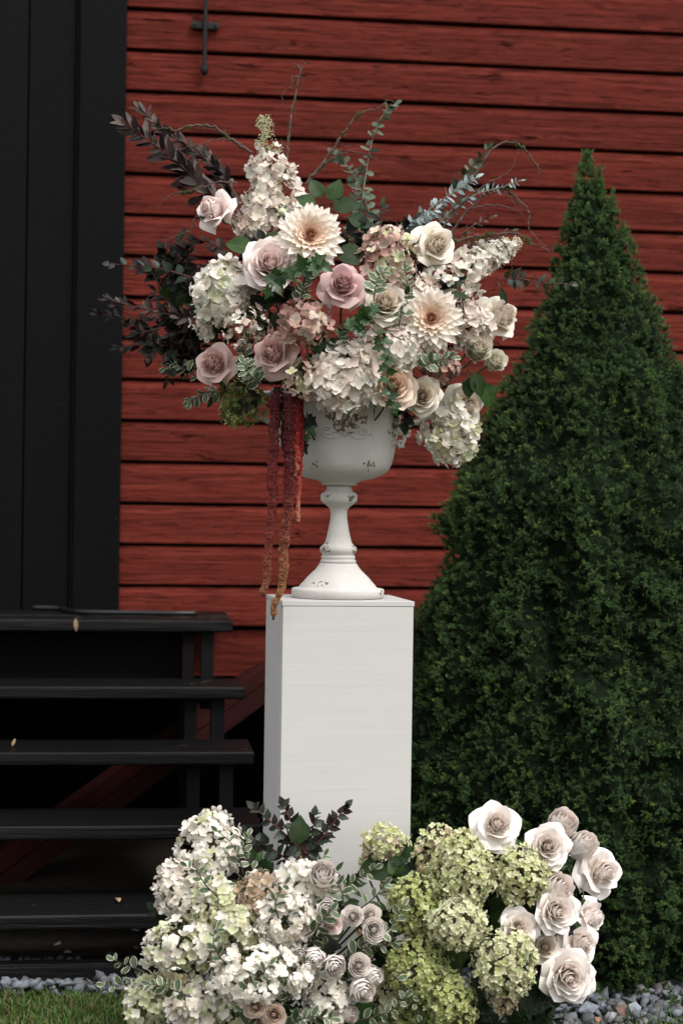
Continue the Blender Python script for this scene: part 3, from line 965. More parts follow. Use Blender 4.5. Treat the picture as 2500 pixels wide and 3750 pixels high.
dk = np.array([0.008, 0.020, 0.009]); lt = np.array([0.042, 0.092, 0.030]); tip = np.array([0.110, 0.195, 0.055]); fr = np.array([0.20, 0.31, 0.07])
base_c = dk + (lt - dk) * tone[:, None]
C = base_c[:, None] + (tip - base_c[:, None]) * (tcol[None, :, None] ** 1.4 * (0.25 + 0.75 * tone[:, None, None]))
C[fresh] = base_c[fresh][:, None] + (fr - base_c[fresh][:, None]) * tcol[None, :, None] ** 1.2
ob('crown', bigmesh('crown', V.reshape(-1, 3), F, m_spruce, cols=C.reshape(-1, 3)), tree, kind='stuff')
# three upright leaders at the tip and the tiny weeds at its foot
for (x0, y0, x1, y1, w) in ((2148, 640, 2150, 572, 15), (2122, 720, 2118, 612, 14), (2192, 740, 2197, 622, 15), (2235, 830, 2243, 706, 13)):
    p0 = P(x0, y0, TD - .03) - Vector((TX, TY, 0)); p1 = P(x1, y1, TD - .03) - Vector((TX, TY, 0))
    n2_ = 46
    t = rng.random(n2_); ps = np.array(p0)[None] + (np.array(p1) - np.array(p0))[None] * t[:, None] + rng.normal(0, w * TPX * 0.28, (n2_, 3)) * (1.1 - t[:, None])
    d2 = rng.normal(0, 0.5, (n2_, 3)) + np.array([0, 0, 1.0]); d2 /= np.linalg.norm(d2, axis=1)[:, None]
    x2 = np.cross(d2, rng.normal(0, 1, (n2_, 3))); x2 /= np.linalg.norm(x2, axis=1)[:, None]; y2 = np.cross(d2, x2)
    M2 = np.stack([x2, y2, d2], 2) * rng.uniform(0.016, 0.026, n2_)[:, None, None]
    V2 = np.einsum('nij,kj->nki', M2, tmpl) + ps[:, None]
    C2 = np.tile((lt * 0.8 + tip * 0.4)[None], (n2_ * NN * 3, 1))
    ob('leader', bigmesh('leader', V2.reshape(-1, 3), np.arange(n2_ * NN * 3).reshape(-1, 3), m_spruce, cols=C2), tree)
# ================================================================== flower makers
rf = random.Random(11)
MESHC = {}

# ---------------- materials for petals
PM = {
 'white':  petal_mat('white_petal', (0.91, 0.88, 0.84), (0.84, 0.81, 0.68), None, 0.30, 0.10, 0.010),
 'warm':   petal_mat('warm_white_petal', (0.90, 0.84, 0.78), (0.80, 0.72, 0.60), None, 0.30, 0.12, 0.012),
 'blushw': petal_mat('blush_white_petal', (0.88, 0.79, 0.74), (0.78, 0.66, 0.58), None, 0.36, 0.12, 0.012),
 'greenw': petal_mat('greenish_white_petal', (0.78, 0.79, 0.58), (0.58, 0.62, 0.34), None, 0.34, 0.15, 0.015),
 'lime':   petal_mat('lime_petal', (0.70, 0.70, 0.40), (0.46, 0.50, 0.20), None, 0.28, 0.2, 0.015),
 'lime2':  petal_mat('bright_lime_petal', (0.54, 0.57, 0.24), (0.32, 0.38, 0.11), None, 0.28, 0.2, 0.015),
 'paleg':  petal_mat('pale_green_cream_petal', (0.82, 0.80, 0.58), (0.62, 0.62, 0.34), None, 0.28, 0.15, 0.015),
 'olive':  petal_mat('olive_petal', (0.22, 0.26, 0.07), (0.11, 0.14, 0.03), None, 0.25, 0.35, 0.03),
 'tan':    petal_mat('faded_tan_petal', (0.60, 0.47, 0.34), (0.40, 0.28, 0.17), None, 0.25, 0.25, 0.015),
 'pink':   petal_mat('antique_pink_petal', (0.66, 0.36, 0.34), (0.50, 0.36, 0.25), None, 0.25, 0.3, 0.02),
 'dpink':  petal_mat('deep_pink_petal', (0.42, 0.13, 0.15), (0.36, 0.24, 0.16), None, 0.25, 0.3, 0.02),
 'ppink':  petal_mat('pale_pink_petal', (0.78, 0.58, 0.53), (0.64, 0.55, 0.40), None, 0.25, 0.2, 0.02),
 'dusk':   petal_mat('dusky_mauve_petal', (0.26, 0.14, 0.14), (0.18, 0.14, 0.09), None, 0.2, 0.3, 0.03),
 # roses
 'r_blush': petal_mat('blush_rose_petal', (0.90, 0.80, 0.77), (0.88, 0.74, 0.69), (0.88, 0.65, 0.60), 0.12, 0.04, 0.005),
 'r_white': petal_mat('shell_white_rose_petal', (0.92, 0.87, 0.83), (0.92, 0.84, 0.77), (0.91, 0.76, 0.68), 0.12, 0.04, 0.005),
 'r_cream': petal_mat('cream_rose_petal', (0.88, 0.82, 0.73), (0.84, 0.76, 0.62), (0.86, 0.70, 0.56), 0.12, 0.05, 0.006),
 'r_peach': petal_mat('peach_cream_rose_petal', (0.86, 0.73, 0.60), (0.76, 0.55, 0.37), (0.78, 0.52, 0.36), 0.12, 0.05, 0.006),
 'r_mauve': petal_mat('dusty_mauve_rose_petal', (0.76, 0.56, 0.52), (0.70, 0.47, 0.42), (0.50, 0.24, 0.22), 0.25, 0.08, 0.008),
 'r_mauve2': petal_mat('lilac_pink_rose_petal', (0.78, 0.57, 0.56), (0.68, 0.45, 0.43), (0.46, 0.19, 0.21), 0.25, 0.08, 0.008),
 'r_pure': petal_mat('clean_white_rose_petal', (0.93, 0.89, 0.85), (0.92, 0.86, 0.80), None, 0.08, 0.03, 0.004),
 'r_ivory': petal_mat('ivory_spray_rose_petal', (0.88, 0.85, 0.76), (0.82, 0.79, 0.62), (0.84, 0.76, 0.62), 0.12, 0.05, 0.006),
 'r_sand': petal_mat('sand_spray_rose_petal', (0.84, 0.74, 0.65), (0.80, 0.68, 0.55), (0.72, 0.50, 0.40), 0.25, 0.08, 0.006),
}
# dahlia: pig.g runs from the brown-pink heart to the cream outside
md, nt, b = newmat('cafe_dahlia_petal')
at = nt.nodes.new('ShaderNodeAttribute'); at.attribute_name = 'pig'
sp = nt.nodes.new('ShaderNodeSeparateColor'); nt.links.new(at.outputs['Color'], sp.inputs[0])
cr = nt.nodes.new('ShaderNodeValToRGB'); e = cr.color_ramp.elements
e[0].position = 0.0; e[0].color = (0.30, 0.11, 0.07, 1); e[1].position = 1.0; e[1].color = (0.91, 0.86, 0.80, 1)
x_ = e.new(0.22); x_.color = (0.58, 0.28, 0.15, 1); x_ = e.new(0.45); x_.color = (0.87, 0.69, 0.54, 1); x_ = e.new(0.65); x_.color = (0.90, 0.83, 0.74, 1)
nt.links.new(sp.outputs[1], cr.inputs[0])
deep = mixrgb(nt, maprange(nt, sp.outputs[1], 0.3, 0.75, 0.85, 0.10), cr.outputs[0], (0.62, 0.30, 0.13))
c = mixrgb(nt, maprange(nt, sp.outputs[0], 0.05, 0.55, 0, 1), deep, cr.outputs[0])
nt.links.new(c, b.inputs['Base Color']); b.inputs['Roughness'].default_value = 0.5; b.inputs['Specular IOR Level'].default_value = 0.25
thin(nt, b, c, 0.25)
PM['dahlia'] = md

LM = {
 'dark':  leaf_mat('dark_green_leaf', (0.012, 0.028, 0.009), (0.022, 0.045, 0.014), vein=(0.04, 0.07, 0.02), rough=0.55, back=(0.03, 0.05, 0.02), spec=0.2),
 'deep':  leaf_mat('blackish_leaf', (0.008, 0.013, 0.008), (0.014, 0.018, 0.011), vein=(0.02, 0.02, 0.015), rough=0.55, back=(0.018, 0.02, 0.015), spec=0.15, trans=0.1),
 'green': leaf_mat('mid_green_leaf', (0.018, 0.045, 0.009), (0.034, 0.072, 0.014), vein=(0.08, 0.13, 0.035), rough=0.5, back=(0.06, 0.09, 0.035), spec=0.25),
 'ivy':   leaf_mat('ivy_leaf', (0.015, 0.050, 0.009), (0.028, 0.078, 0.014), vein=(0.06, 0.11, 0.05), rough=0.33, spec=0.5),
 'plum':  leaf_mat('plum_leaf', (0.008, 0.005, 0.0045), (0.017, 0.008, 0.0075), vein=(0.035, 0.015, 0.015), rough=0.5, back=(0.045, 0.03, 0.026), spec=0.22, trans=0.12),
 'plumb': leaf_mat('plum_leaf_underside', (0.06, 0.042, 0.036), (0.125, 0.092, 0.08), vein=(0.06, 0.035, 0.03), rough=0.5, back=(0.018, 0.010, 0.010), spec=0.25, trans=0.12),
 'nine':  leaf_mat('ninebark_leaf', (0.014, 0.024, 0.014), (0.024, 0.038, 0.022), vein=(0.05, 0.07, 0.045), rough=0.42, back=(0.07, 0.05, 0.05), spec=0.4, trans=0.12),
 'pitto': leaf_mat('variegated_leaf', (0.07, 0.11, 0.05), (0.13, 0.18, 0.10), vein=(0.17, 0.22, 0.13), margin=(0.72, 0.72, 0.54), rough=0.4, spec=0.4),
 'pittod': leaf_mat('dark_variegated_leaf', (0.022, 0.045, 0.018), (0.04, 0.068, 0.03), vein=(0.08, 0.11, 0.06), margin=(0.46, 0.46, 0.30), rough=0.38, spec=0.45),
 'euc':   leaf_mat('eucalyptus_leaf', (0.075, 0.105, 0.065), (0.125, 0.16, 0.11), vein=(0.18, 0.23, 0.19), rough=0.6, spec=0.25, veinw=0.2),
 'eucs':  leaf_mat('silver_eucalyptus_leaf', (0.26, 0.34, 0.35), (0.37, 0.45, 0.46), vein=(0.4, 0.48, 0.48), rough=0.65, spec=0.2, veinw=0.2),
 'hyd':   leaf_mat('hydrangea_leaf', (0.022, 0.055, 0.012), (0.035, 0.078, 0.018), vein=(0.07, 0.12, 0.04), rough=0.45, back=(0.06, 0.09, 0.04), spec=0.35),
}
m_stemg = plain('green_stem', (0.045, 0.065, 0.02), rough=0.5, spec=0.4)
m_stemr = plain('red_stem', (0.10, 0.025, 0.02), rough=0.5, spec=0.4)
m_stemd = plain('dark_stem', (0.025, 0.016, 0.012), rough=0.6)
m_stemp = plain('pale_stem', (0.20, 0.22, 0.14), rough=0.6)
m_twig = plain('willow_bark', (0.075, 0.045, 0.035), rough=0.7, var=0.5, scale=80, bstr=0.8, bd=0.002)
m_moss = plain('moss', (0.07, 0.09, 0.02), rough=0.95, var=0.4)
m_pedic = plain('pedicel', (0.22, 0.22, 0.10), rough=0.7, var=0.3)
m_budw = plain('pale_flower_bud', (0.62, 0.56, 0.40), rough=0.7, var=0.25, scale=200)
m_budg = plain('green_flower_bud', (0.50, 0.53, 0.32), rough=0.7, var=0.25, scale=200)
m_budo = plain('olive_flower_bud', (0.16, 0.14, 0.05), rough=0.8, var=0.35, scale=200)
m_budt = plain('tan_flower_bud', (0.36, 0.27, 0.15), rough=0.8, var=0.3, scale=200)
BUD = {'w': m_budw, 'g': m_budg, 'o': m_budo, 't': m_budt}

# ---------------- rose
def rose_petals(seed, kind):
    r = random.Random(seed)
    N = {'open': 46, 'reflex': 38, 'spray': 38, 'cup': 32, 'side': 28}[kind]
    out = []
    for i in range(N):
        t = i / (N - 1)
        phi = i * 2.39996 + r.uniform(-.2, .2)
        if kind == 'spray' or kind == 'cup':
            a0 = 86 - 76 * t ** 1.25; a1 = 93 - 17 * t; a2 = 104 - (46 if kind == 'spray' else 2) * t
            L = 0.96 - 0.02 * t; aw = 1.5 - 0.55 * t
        elif kind == 'open':
            o_ = max(0.0, (t - 0.76) / 0.24)
            o2 = max(0.0, (t - .5) / .5) ** 1.4
            a0 = 86 - 66 * t ** 1.25; a1 = 95 - 44 * t ** 1.5; a2 = 104 - 52 * t - 85 * o2
            L = 0.92 + 0.10 * t; aw = 1.5 - 0.62 * t
        else:                         # reflex / side: bud-like middle with big rolled-back outer petals
            o_ = max(0.0, (t - 0.74) / 0.26)
            a0 = 82 - 56 * min(1, t / 0.74) - 26 * o_; a1 = 95 - 20 * t - 56 * o_; a2 = 100 - 38 * t - 120 * o_
            L = 0.94 + 0.04 * t + 0.14 * o_; aw = 1.5 - 0.55 * t
        rb = 0.03 + 0.05 * t
        S = 9
        rs = [rb]; zs_ = [(0.05 if kind in ('spray', 'cup') else 0.20) * (1 - t) ** 1.2 - 0.08 * t]
        for k in range(S):
            v = (k + .5) / S
            al = a0 + (a1 - a0) * min(1, v / 0.5) if v < .5 else a1 + (a2 - a1) * ((v - .5) / .5) ** 1.4
            al = R(al)
            rs.append(rs[-1] + math.cos(al) * L / S); zs_.append(zs_[-1] + math.sin(al) * L / S)
        if kind in ('spray', 'cup'):
            rs = [q * (0.85) for q in rs]
        U = 8
        point = 0.03 + 0.19 * t if kind in ('open', 'reflex', 'side') else 0.20 + 0.10 * t
        pexp = 1.5 if kind in ('open', 'reflex', 'side') else 2.6
        ph1 = r.uniform(0, 6.3); rip = 0.018 + 0.03 * t
        swirl = 0.16 * (1 - 0.6 * t)
        tilt = r.uniform(-0.1, 0.1) * (1 + t)
        verts = []; cols = []
        for kv in range(S + 1):
            v = kv / S
            wv = (0.30 + 0.70 * math.sin(math.pi * min(0.72, v * 0.72 + 0.12) / 1.0) ** 0.9)
            for ku in range(U + 1):
                u = -1 + 2 * ku / U
                ve = v * (1 - point * abs(u) ** pexp * v)
                if pexp < 2.5: ve *= 1 + 0.10 * t * ((1 - abs(u)) ** 2 - 1) * v ** 3
                ve = min(ve, 1.0)
                x = ve * S; i0 = min(S - 1, int(x)); fr = x - i0
                rr = rs[i0] + (rs[i0+1] - rs[i0]) * fr; z = zs_[i0] + (zs_[i0+1] - zs_[i0]) * fr
                # reflexed side margins
                roll = (0.10 + 0.16 * t) * (abs(u) ** 3) * v * v
                if pexp < 2.5 and t > .4: roll += (t - .4) * 0.62 * abs(u) ** 2.0 * v ** 2.2
                rr2 = rr + (roll if t > .3 else 0) * (0.55 if t < .6 else .1) + swirl * 0.5 * u * rr
                z2 = z - roll * 0.6 + rip * math.sin(ph1 + u * 3.3 + v * 2.0) * v + tilt * u * v * 0.3
                an = phi + u * aw * wv
                # make wide outer petals flatter than a cylinder
                fl = 1 + 0.10 * t * (abs(u) ** 2) * v
                verts.append((rr2 * fl * math.cos(an), rr2 * fl * math.sin(an), z2))
                cols.append((v, t, abs(u)))
        faces = [(j*(U+1)+k, j*(U+1)+k+1, (j+1)*(U+1)+k+1, (j+1)*(U+1)+k) for j in range(S) for k in range(U)]
        out.append((verts, faces, cols))
    rr_ = sorted(math.hypot(v[0], v[1]) for p in out for v in p[0]); mx = rr_[int(len(rr_) * .985)]
    return [([(x / mx, y / mx, z / mx) for x, y, z in vs], f, c) for vs, f, c in out]

def get_rose(seed, kind, colr):
    k = ('rose', seed, kind, colr)
    if k not in MESHC:
        MESHC[k] = [mesh('petal', v, f, PM[colr], True, cols=c) for v, f, c in rose_petals(seed, kind)]
    return MESHC[k]

def face_mat(fx, fz, spin):
    """orientation whose local +Z looks towards the camera, tilted fx right / fz up"""
    n = Vector((fx, -math.sqrt(max(0.05, 1 - fx * fx - fz * fz)), fz)).normalized()
    u = Vector((math.sin(spin), 0.3, math.cos(spin)))
    return basis(u.cross(n), n)

def rose(x, y, d, diam, fx, fz, kind, colr, label, group=None, seed=None, root=None, stem=True, name='rose', cat='rose'):
    p = D(x, y, d)
    R_ = diam * 0.52 * K * d / FPX
    seed = rf.randint(0, 5) if seed is None else seed
    M = face_mat(fx, fz, rf.uniform(0, 6.28))
    ax = M @ Vector((0, 0, 1))
    t = thing(name, label, cat, p, group)
    M4 = Matrix.Translation(-ax * R_ * 0.35) @ (M * R_).to_4x4()
    for me in get_rose(seed, kind, colr):
        ob('petal', me, t, M4)
    # calyx: five narrow sepals
    if ('sepal') not in MESHC: MESHC['sepal'] = leaf_mesh('sepal', 'narrow', LM['green'], 0, 0.3)
    if kind not in ('spray', 'cup') and (fz > 0.25 or abs(fx) > .5):
        for k in range(5):
            a = k * 1.2566
            dirp = M @ Vector((math.cos(a), math.sin(a), -0.5))
            ob('sepal', MESHC['sepal'], t, TRS(-ax * R_ * 0.45, basis(dirp, -ax), R_ * 0.75))
    if stem:
        root = root or (UC + Vector((0, 0, 0.30)))
        b0 = -ax * R_ * 0.4
        e_ = (root - p)
        if e_.length > 0.22: e_ = e_ * (0.22 / e_.length)
        pts = spline([b0, b0 - ax * 0.035, b0 * .5 - ax * 0.06 + e_ * 0.5, e_], 5)
        ob('stem', MB().tube(pts, 0.0026, 6).mesh('stem', m_stemg, True), t)
    return t

# ---------------- dahlia
def dahlia(x, y, d, diam, fx, fz, label):
    p = D(x, y, d); R_ = diam * .5 * K * d / FPX
    M = face_mat(fx, fz, 0.4); ax = M @ Vector((0, 0, 1))
    t = thing('dahlia', label, 'dahlia', p)
    r = random.Random(int(x))
    rings = [(6, .13, 88, .10), (8, .19, 82, .11), (10, .25, 74, .13), (12, .32, 66, .15), (13, .41, 57, .17), (15, .52, 47, .22), (17, .66, 35, .25), (18, .80, 23, .28), (18, .92, 12, .30), (18, 1.0, 0, .30), (16, 1.0, -13, .28), (13, .97, -28, .28)]
    for ri, (n, L, el, w) in enumerate(rings):
        g = ri / (len(rings) - 1)
        S, U = 7, 4
        for i in range(n):
            a = 2 * math.pi * (i + 0.5 * (ri % 2)) / n + r.uniform(-.06, .06)
            l = L * r.uniform(.88, 1.07); E0 = R(el + r.uniform(-5, 5)); curl = r.uniform(-.1, .15) + (0.9 if ri < 3 else .35 if ri < 5 else 0.1)
            verts = []; cols = []
            rr = 0.02 + 0.05 * g; z = 0.12 - 0.22 * g
            cx, cz = rr, z
            for kv in range(S + 1):
                v = kv / S
                wv = w * (0.40 + 0.62 * math.sin(math.pi * min(1, v * 0.8) ** 0.9)) * (1 if v < .66 else max(0.0, 1 - ((v - .66) / .34) ** 2.3))
                if kv == S: wv = w * 0.10
                ang = E0 + curl * v
                for ku in range(U + 1):
                    u = -1 + 2 * ku / U
                    cup = (0.55 if ri < 4 else .34) * (1 - 0.5 * v) * abs(u) ** 1.7 * wv
                    verts.append((cx, u * wv * 0.5, cz + cup + 0.006 * math.sin(u * 9)))
                    cols.append((v, min(1, 0.04 + g * (0.86 + 0.14 * v) + (0.06 * v if ri < 3 else 0)), 0))
                cx += math.cos(ang) * l / S; cz += math.sin(ang) * l / S
            faces = [(j*(U+1)+k, j*(U+1)+k+1, (j+1)*(U+1)+k+1, (j+1)*(U+1)+k) for j in range(S) for k in range(U)]
            me = mesh('petal', verts, faces, PM['dahlia'], True, cols=cols)
            ob('petal', me, t, ((M @ Matrix.Rotation(a, 3, 'Z')) * R_).to_4x4())
    ob('stem', MB().tube(spline([-ax * R_ * .15, -ax * 0.06, -ax * .08 + Vector((0, 0.06, -0.1))], 5), 0.004, 7).mesh('stem', m_stemg, True), t)

# ---------------- hydrangea floret shapes
def floret_mesh(seed, kind, colr):
    k = ('floret', seed, kind, colr)
    if k in MESHC: return MESHC[k]
    r = random.Random(seed * 7 + 1)
    verts = []; faces = []; cols = []
    n = 4 if r.random() < .85 else 3
    cupb = {'flat': 0.10, 'cup': 0.45, 'back': -0.25}[kind]
    for i in range(n):
        a0 = 2 * math.pi * i / n + r.uniform(-.14, .14)
        L = 0.5 * r.uniform(.88, 1.08); w = L * r.uniform(.86, 1.06)
        S, U = 4, 4
        b_ = len(verts)
        lift = r.uniform(-.03, .05) + (0.02 if i % 2 else 0)
        tw = r.uniform(-.25, .25)
        for kv in range(S + 1):
            v = kv / S
            wv = w * (0.14 + 0.86 * math.sin(math.pi * (0.08 + 0.80 * v)) ** 0.75) if kv < S else w * 0.42
            for ku in range(U + 1):
                u = -1 + 2 * ku / U
                y = L * (0.04 + v * (1 - 0.10 * u * u * v))
                x = u * wv * 0.5
                z = cupb * v * v * L + lift * v + 0.10 * L * (u * u) * (1 if cupb > 0 else -0.6) * v + 0.05 * L * tw * u * v * 4 + 0.02 * math.sin(7 * u + 5 * v + seed)
                verts.append((x * math.cos(a0) - y * math.sin(a0), x * math.sin(a0) + y * math.cos(a0), z))
                cols.append((v, 0.5, abs(u)))
        faces += [(b_+j*(U+1)+q, b_+j*(U+1)+q+1, b_+(j+1)*(U+1)+q+1, b_+(j+1)*(U+1)+q) for j in range(S) for q in range(U)]
    b_ = len(verts)      # little eye
    for i in range(5):
        a = i * 1.2566; verts.append((.035 * math.cos(a), .035 * math.sin(a), .02)); cols.append((0, .5, 0))
    verts.append((0, 0, 0.05)); cols.append((0, .5, 0))
    faces += [(b_+i, b_+(i+1) % 5, b_+5) for i in range(5)]
    me = mesh('floret', verts, faces, PM[colr], True, cols=cols)
    MESHC[k] = me
    return me

ICO = None
def dots(points, sizes, mat, name='buds'):
    """many tiny buds as one mesh: octahedra"""
    o_ = np.array([(1,0,0),(-1,0,0),(0,1,0),(0,-1,0),(0,0,1),(0,0,-1)], float)
    f_ = np.array([(0,2,4),(2,1,4),(1,3,4),(3,0,4),(2,0,5),(1,2,5),(3,1,5),(0,3,5)])
    P_ = np.asarray(points); S_ = np.asarray(sizes)
    V = (o_[None] * S_[:, None, None] + P_[:, None]).reshape(-1, 3)
    F = (f_[None] + (np.arange(len(P_)) * 6)[:, None, None]).reshape(-1, 3)
    return bigmesh(name, V, F, mat, smooth=True)

def spikes(a, b_, w, mat, name='pedicels'):
    a = np.asarray(a); b_ = np.asarray(b_)
    d = b_ - a; d /= np.linalg.norm(d, axis=1)[:, None] + 1e-9
    s = np.cross(d, np.array([0.3, 0.9, 0.2])); s /= np.linalg.norm(s, axis=1)[:, None] + 1e-9
    t = np.cross(d, s)
    n = len(a)
    V = np.stack([a + s*w, a - s*w*.5 + t*w*.87, a - s*w*.5 - t*w*.87, b_ + s*w*.6, b_ - s*w*.3 + t*w*.5, b_ - s*w*.3 - t*w*.5], 1).reshape(-1, 3)
    F = np.array([(0,1,4),(0,4,3),(1,2,5),(1,5,4),(2,0,3),(2,3,5)])
    F = (F[None] + (np.arange(n) * 6)[:, None, None]).reshape(-1, 3)
    return bigmesh(name, V, F, mat)

def hydrangea(base, tip, width, d, n, fsize, cols, label, prof='ball', dtip=None, buds=None, nb=0, kinds=('flat', 'cup', 'back'), depthr=None, jit=0.35, spars=1.0, group=None, root=None, tipgreen=None, leaf=0, rough=0.26, gap=-9):
    """flower head between D-pixel points base and tip; width in D pixels"""
    pb = D(base[0], base[1], d); pt = D(tip[0], tip[1], dtip if dtip else d)
    c0 = (pb + pt) * 0.5
    ax = (pt - pb); Ln = ax.length; ax.normalize()
    W_ = width * 0.5 * K * d / FPX
    dr_ = depthr if depthr else 1.0
    X = ax.cross(Vector((0, -1, 0))).normalized(); Y = X.cross(ax).normalized()    # X in picture plane, Y towards/away from camera
    t = thing('hydrangea', label, 'hydrangea', c0, group)
    fs = fsize * 1.10 * K * d / FPX
    n = int(n * (1.55 if spars >= 1 else 1.15))
    jit *= 0.8
    def pr(s):
        if prof == 'ball': return math.sqrt(max(0, 1 - (2*s - 1) ** 2))
        if prof == 'dome': return math.sqrt(max(0, 1 - (max(0, s - .35) / .65) ** 2)) * (1 if s > .35 else .55 + .45 * (s / .35))
        if prof == 'cone': return min(1, (s / .2) ** .5) * (1 - s) ** .62 * 1.06 if s < 1 else 0
        if prof == 'spire': return min(1, (s / .12) ** .5) * ((1 - s) ** 1.1 * .92 + .10) if s < 1 else 0.08
    # sample s by area
    ss = [(i + .5) / 200 for i in range(200)]
    ww = [pr(s) + 0.08 for s in ss]; tot = sum(ww); cum = []; a_ = 0
    for w in ww: a_ += w / tot; cum.append(a_)
    ga = 0
    pa = []; pbn = []
    col_names = [c for c, _ in cols]; col_w = [w for _, w in cols]
    r = random.Random(int(base[0] * 13 + tip[1] * 7))
    seedph = r.uniform(0, 50)
    for i in range(n):
        q = (i + r.uniform(.2, .8)) / n
        j = next((k for k, c in enumerate(cum) if c >= q), 199); s = ss[j] + r.uniform(-.01, .01)
        s = min(.995, max(.005, s))
        ga = i * 2.39996 + r.uniform(-.3, .3)
        rad = Vector((math.cos(ga), math.sin(ga)))
        if rad.y < -0.35 and r.random() < 0.75: rad.y = -rad.y
        lum = 1 + rough * noise.noise(Vector((rad.x * 2.2 + seedph, rad.y * 2.2, s * 4)))*2
        if noise.noise(Vector((rad.x * 2.6 + seedph, rad.y * 2.6, s * 4.5))) < gap: continue
        k = pr(s) * W_ * lum * r.uniform(1 - jit * .45, 1.04)
        if r.random() < .12: k *= r.uniform(1.0, 1.2)
        pos = pb + ax * (s * Ln) + X * (rad.x * k) + Y * (rad.y * k * dr_) - c0
        ds = (pr(min(.999, s + .02)) - pr(max(.001, s - .02))) / .04 * W_ / Ln
        nrm = (X * rad.x + Y * rad.y - ax * max(-3, min(3, ds))).normalized()
        nrm = (nrm + Vector((r.gauss(0, jit), r.gauss(0, jit), r.gauss(0, jit))) + Vector((0, 0, 0.12))).normalized()
        inner = pb + ax * (Ln * s * 0.75) - c0
        cn = r.choices(col_names, col_w)[0]
        sz = fs * r.uniform(.78, 1.16)
        if tipgreen and s > tipgreen:
            if r.random() < (s - tipgreen) / (1 - tipgreen) * 1.5: continue
            sz *= 0.7
        me = floret_mesh(r.randint(0, 4), r.choice(kinds), cn)
        sp_ = r.uniform(0, 6.28)
        yv = Vector((math.cos(sp_), math.sin(sp_), 0.21)); yv = (yv - nrm * yv.dot(nrm))
        if yv.length < .01: yv = Vector((0, 0, 1))
        Mx = basis(yv, nrm)
        ob('floret', me, t, TRS(pos, Mx, sz))
        pa.append(inner[:]); pbn.append((pos - nrm * 0.001)[:])
    if pa: ob('pedicels', spikes(pa, pbn, 0.0006, m_pedic), t, kind='stuff')
    if buds:
        pts = []; sz = []
        cl = []
        for i in range(max(3, nb // 14)):
            s = r.random() ** .8 if not tipgreen else 1 - r.random() ** 1.5 * (1 - tipgreen * .6)
            s = min(.97, max(.03, s)); a = r.uniform(0, 6.28)
            k = pr(s) * W_ * r.uniform(.65, .98)
            cl.append(pb + ax * (s * Ln) + X * (math.cos(a) * k) - Y * (abs(math.sin(a)) * k * (-1 if Y.y > 0 else 1) * -1 if False else 0) + Vector((0, -abs(math.sin(a)) * k * dr_, 0)) - c0)
        for i in range(nb):
            c_ = cl[i % len(cl)]
            g = Vector((r.gauss(0, 1), r.gauss(0, 1), r.gauss(0, 1))).normalized() * fs * 0.36 * r.uniform(.5, 1)
            pts.append((c_ + g)[:]); sz.append(r.uniform(.0009, .0019))
        ob('buds', dots(pts, sz, BUD[buds]), t, kind='stuff')
    # stalk
    root = root or UC + Vector((0, 0, .28))
    e_ = root - pb
    if e_.length > .16: e_ = e_ * (.16 / e_.length)
    pts = spline([pb + ax * Ln * .8 - c0, pb - c0, pb + e_ * .5 - c0 - ax * .02, pb + e_ - c0], 4)
    ob('stalk', MB().tube(pts, 0.0024, 6).mesh('stalk', m_stemd if spars < 1 else m_stemg, True), t)
    for k in range(leaf):
        a = r.uniform(-1.2, 1.2) + (math.pi if k % 2 else 0)
        dv = (X * math.cos(a) + Vector((0, -.2, 0)) - ax * .5).normalized()
        ob('leaf', leaf_mesh('leaf', 'ovate', LM['hyd'], r.randint(0, 2), .7), t, TRS(pb - c0 - ax * .01, basis(dv, Vector((r.uniform(-.3, .3), -1, .6))), r.uniform(.06, .09)))
    return t

# ---------------- leaves
OUT = {
 'ovate':  ([0, .06, .18, .34, .50, .66, .82, .93, 1.0], [.02, .16, .30, .37, .36, .29, .17, .07, .0], 1.0),
 'narrow': ([0, .1, .3, .5, .7, .88, 1.0], [.01, .10, .17, .19, .16, .08, 0], 1.0),
 'obov':   ([0, .12, .3, .5, .68, .84, .95, 1.0], [.02, .07, .15, .23, .26, .21, .10, .02], 1.0),
 'round':  ([0, .08, .25, .5, .75, .92, 1.0], [.05, .15, .26, .31, .26, .15, .02], 1.0),
 'lance':  ([0, .12, .3, .5, .7, .88, 1.0], [.02, .10, .17, .185, .145, .065, 0], 1.0),
 'ivy':    ([0, -.08, .02, .18, .22, .30, .36, .52, .56, .66, .82, 1.0], [.03, .20, .34, .46, .30, .28, .42, .44, .26, .18, .12, 0], 1.0),
 'nine':   ([0, .05, .14, .24, .27, .38, .48, .51, .62, .68, .76, .80, .90, 1.0], [.02, .18, .30, .36, .30, .36, .38, .27, .29, .20, .20, .13, .08, 0], 1.0),
 'pitto':  ([0, .10, .22, .34, .46, .58, .70, .80, .90, 1.0], [.03, .12, .20, .26, .27, .30, .26, .23, .12, .02], 1.0),
}
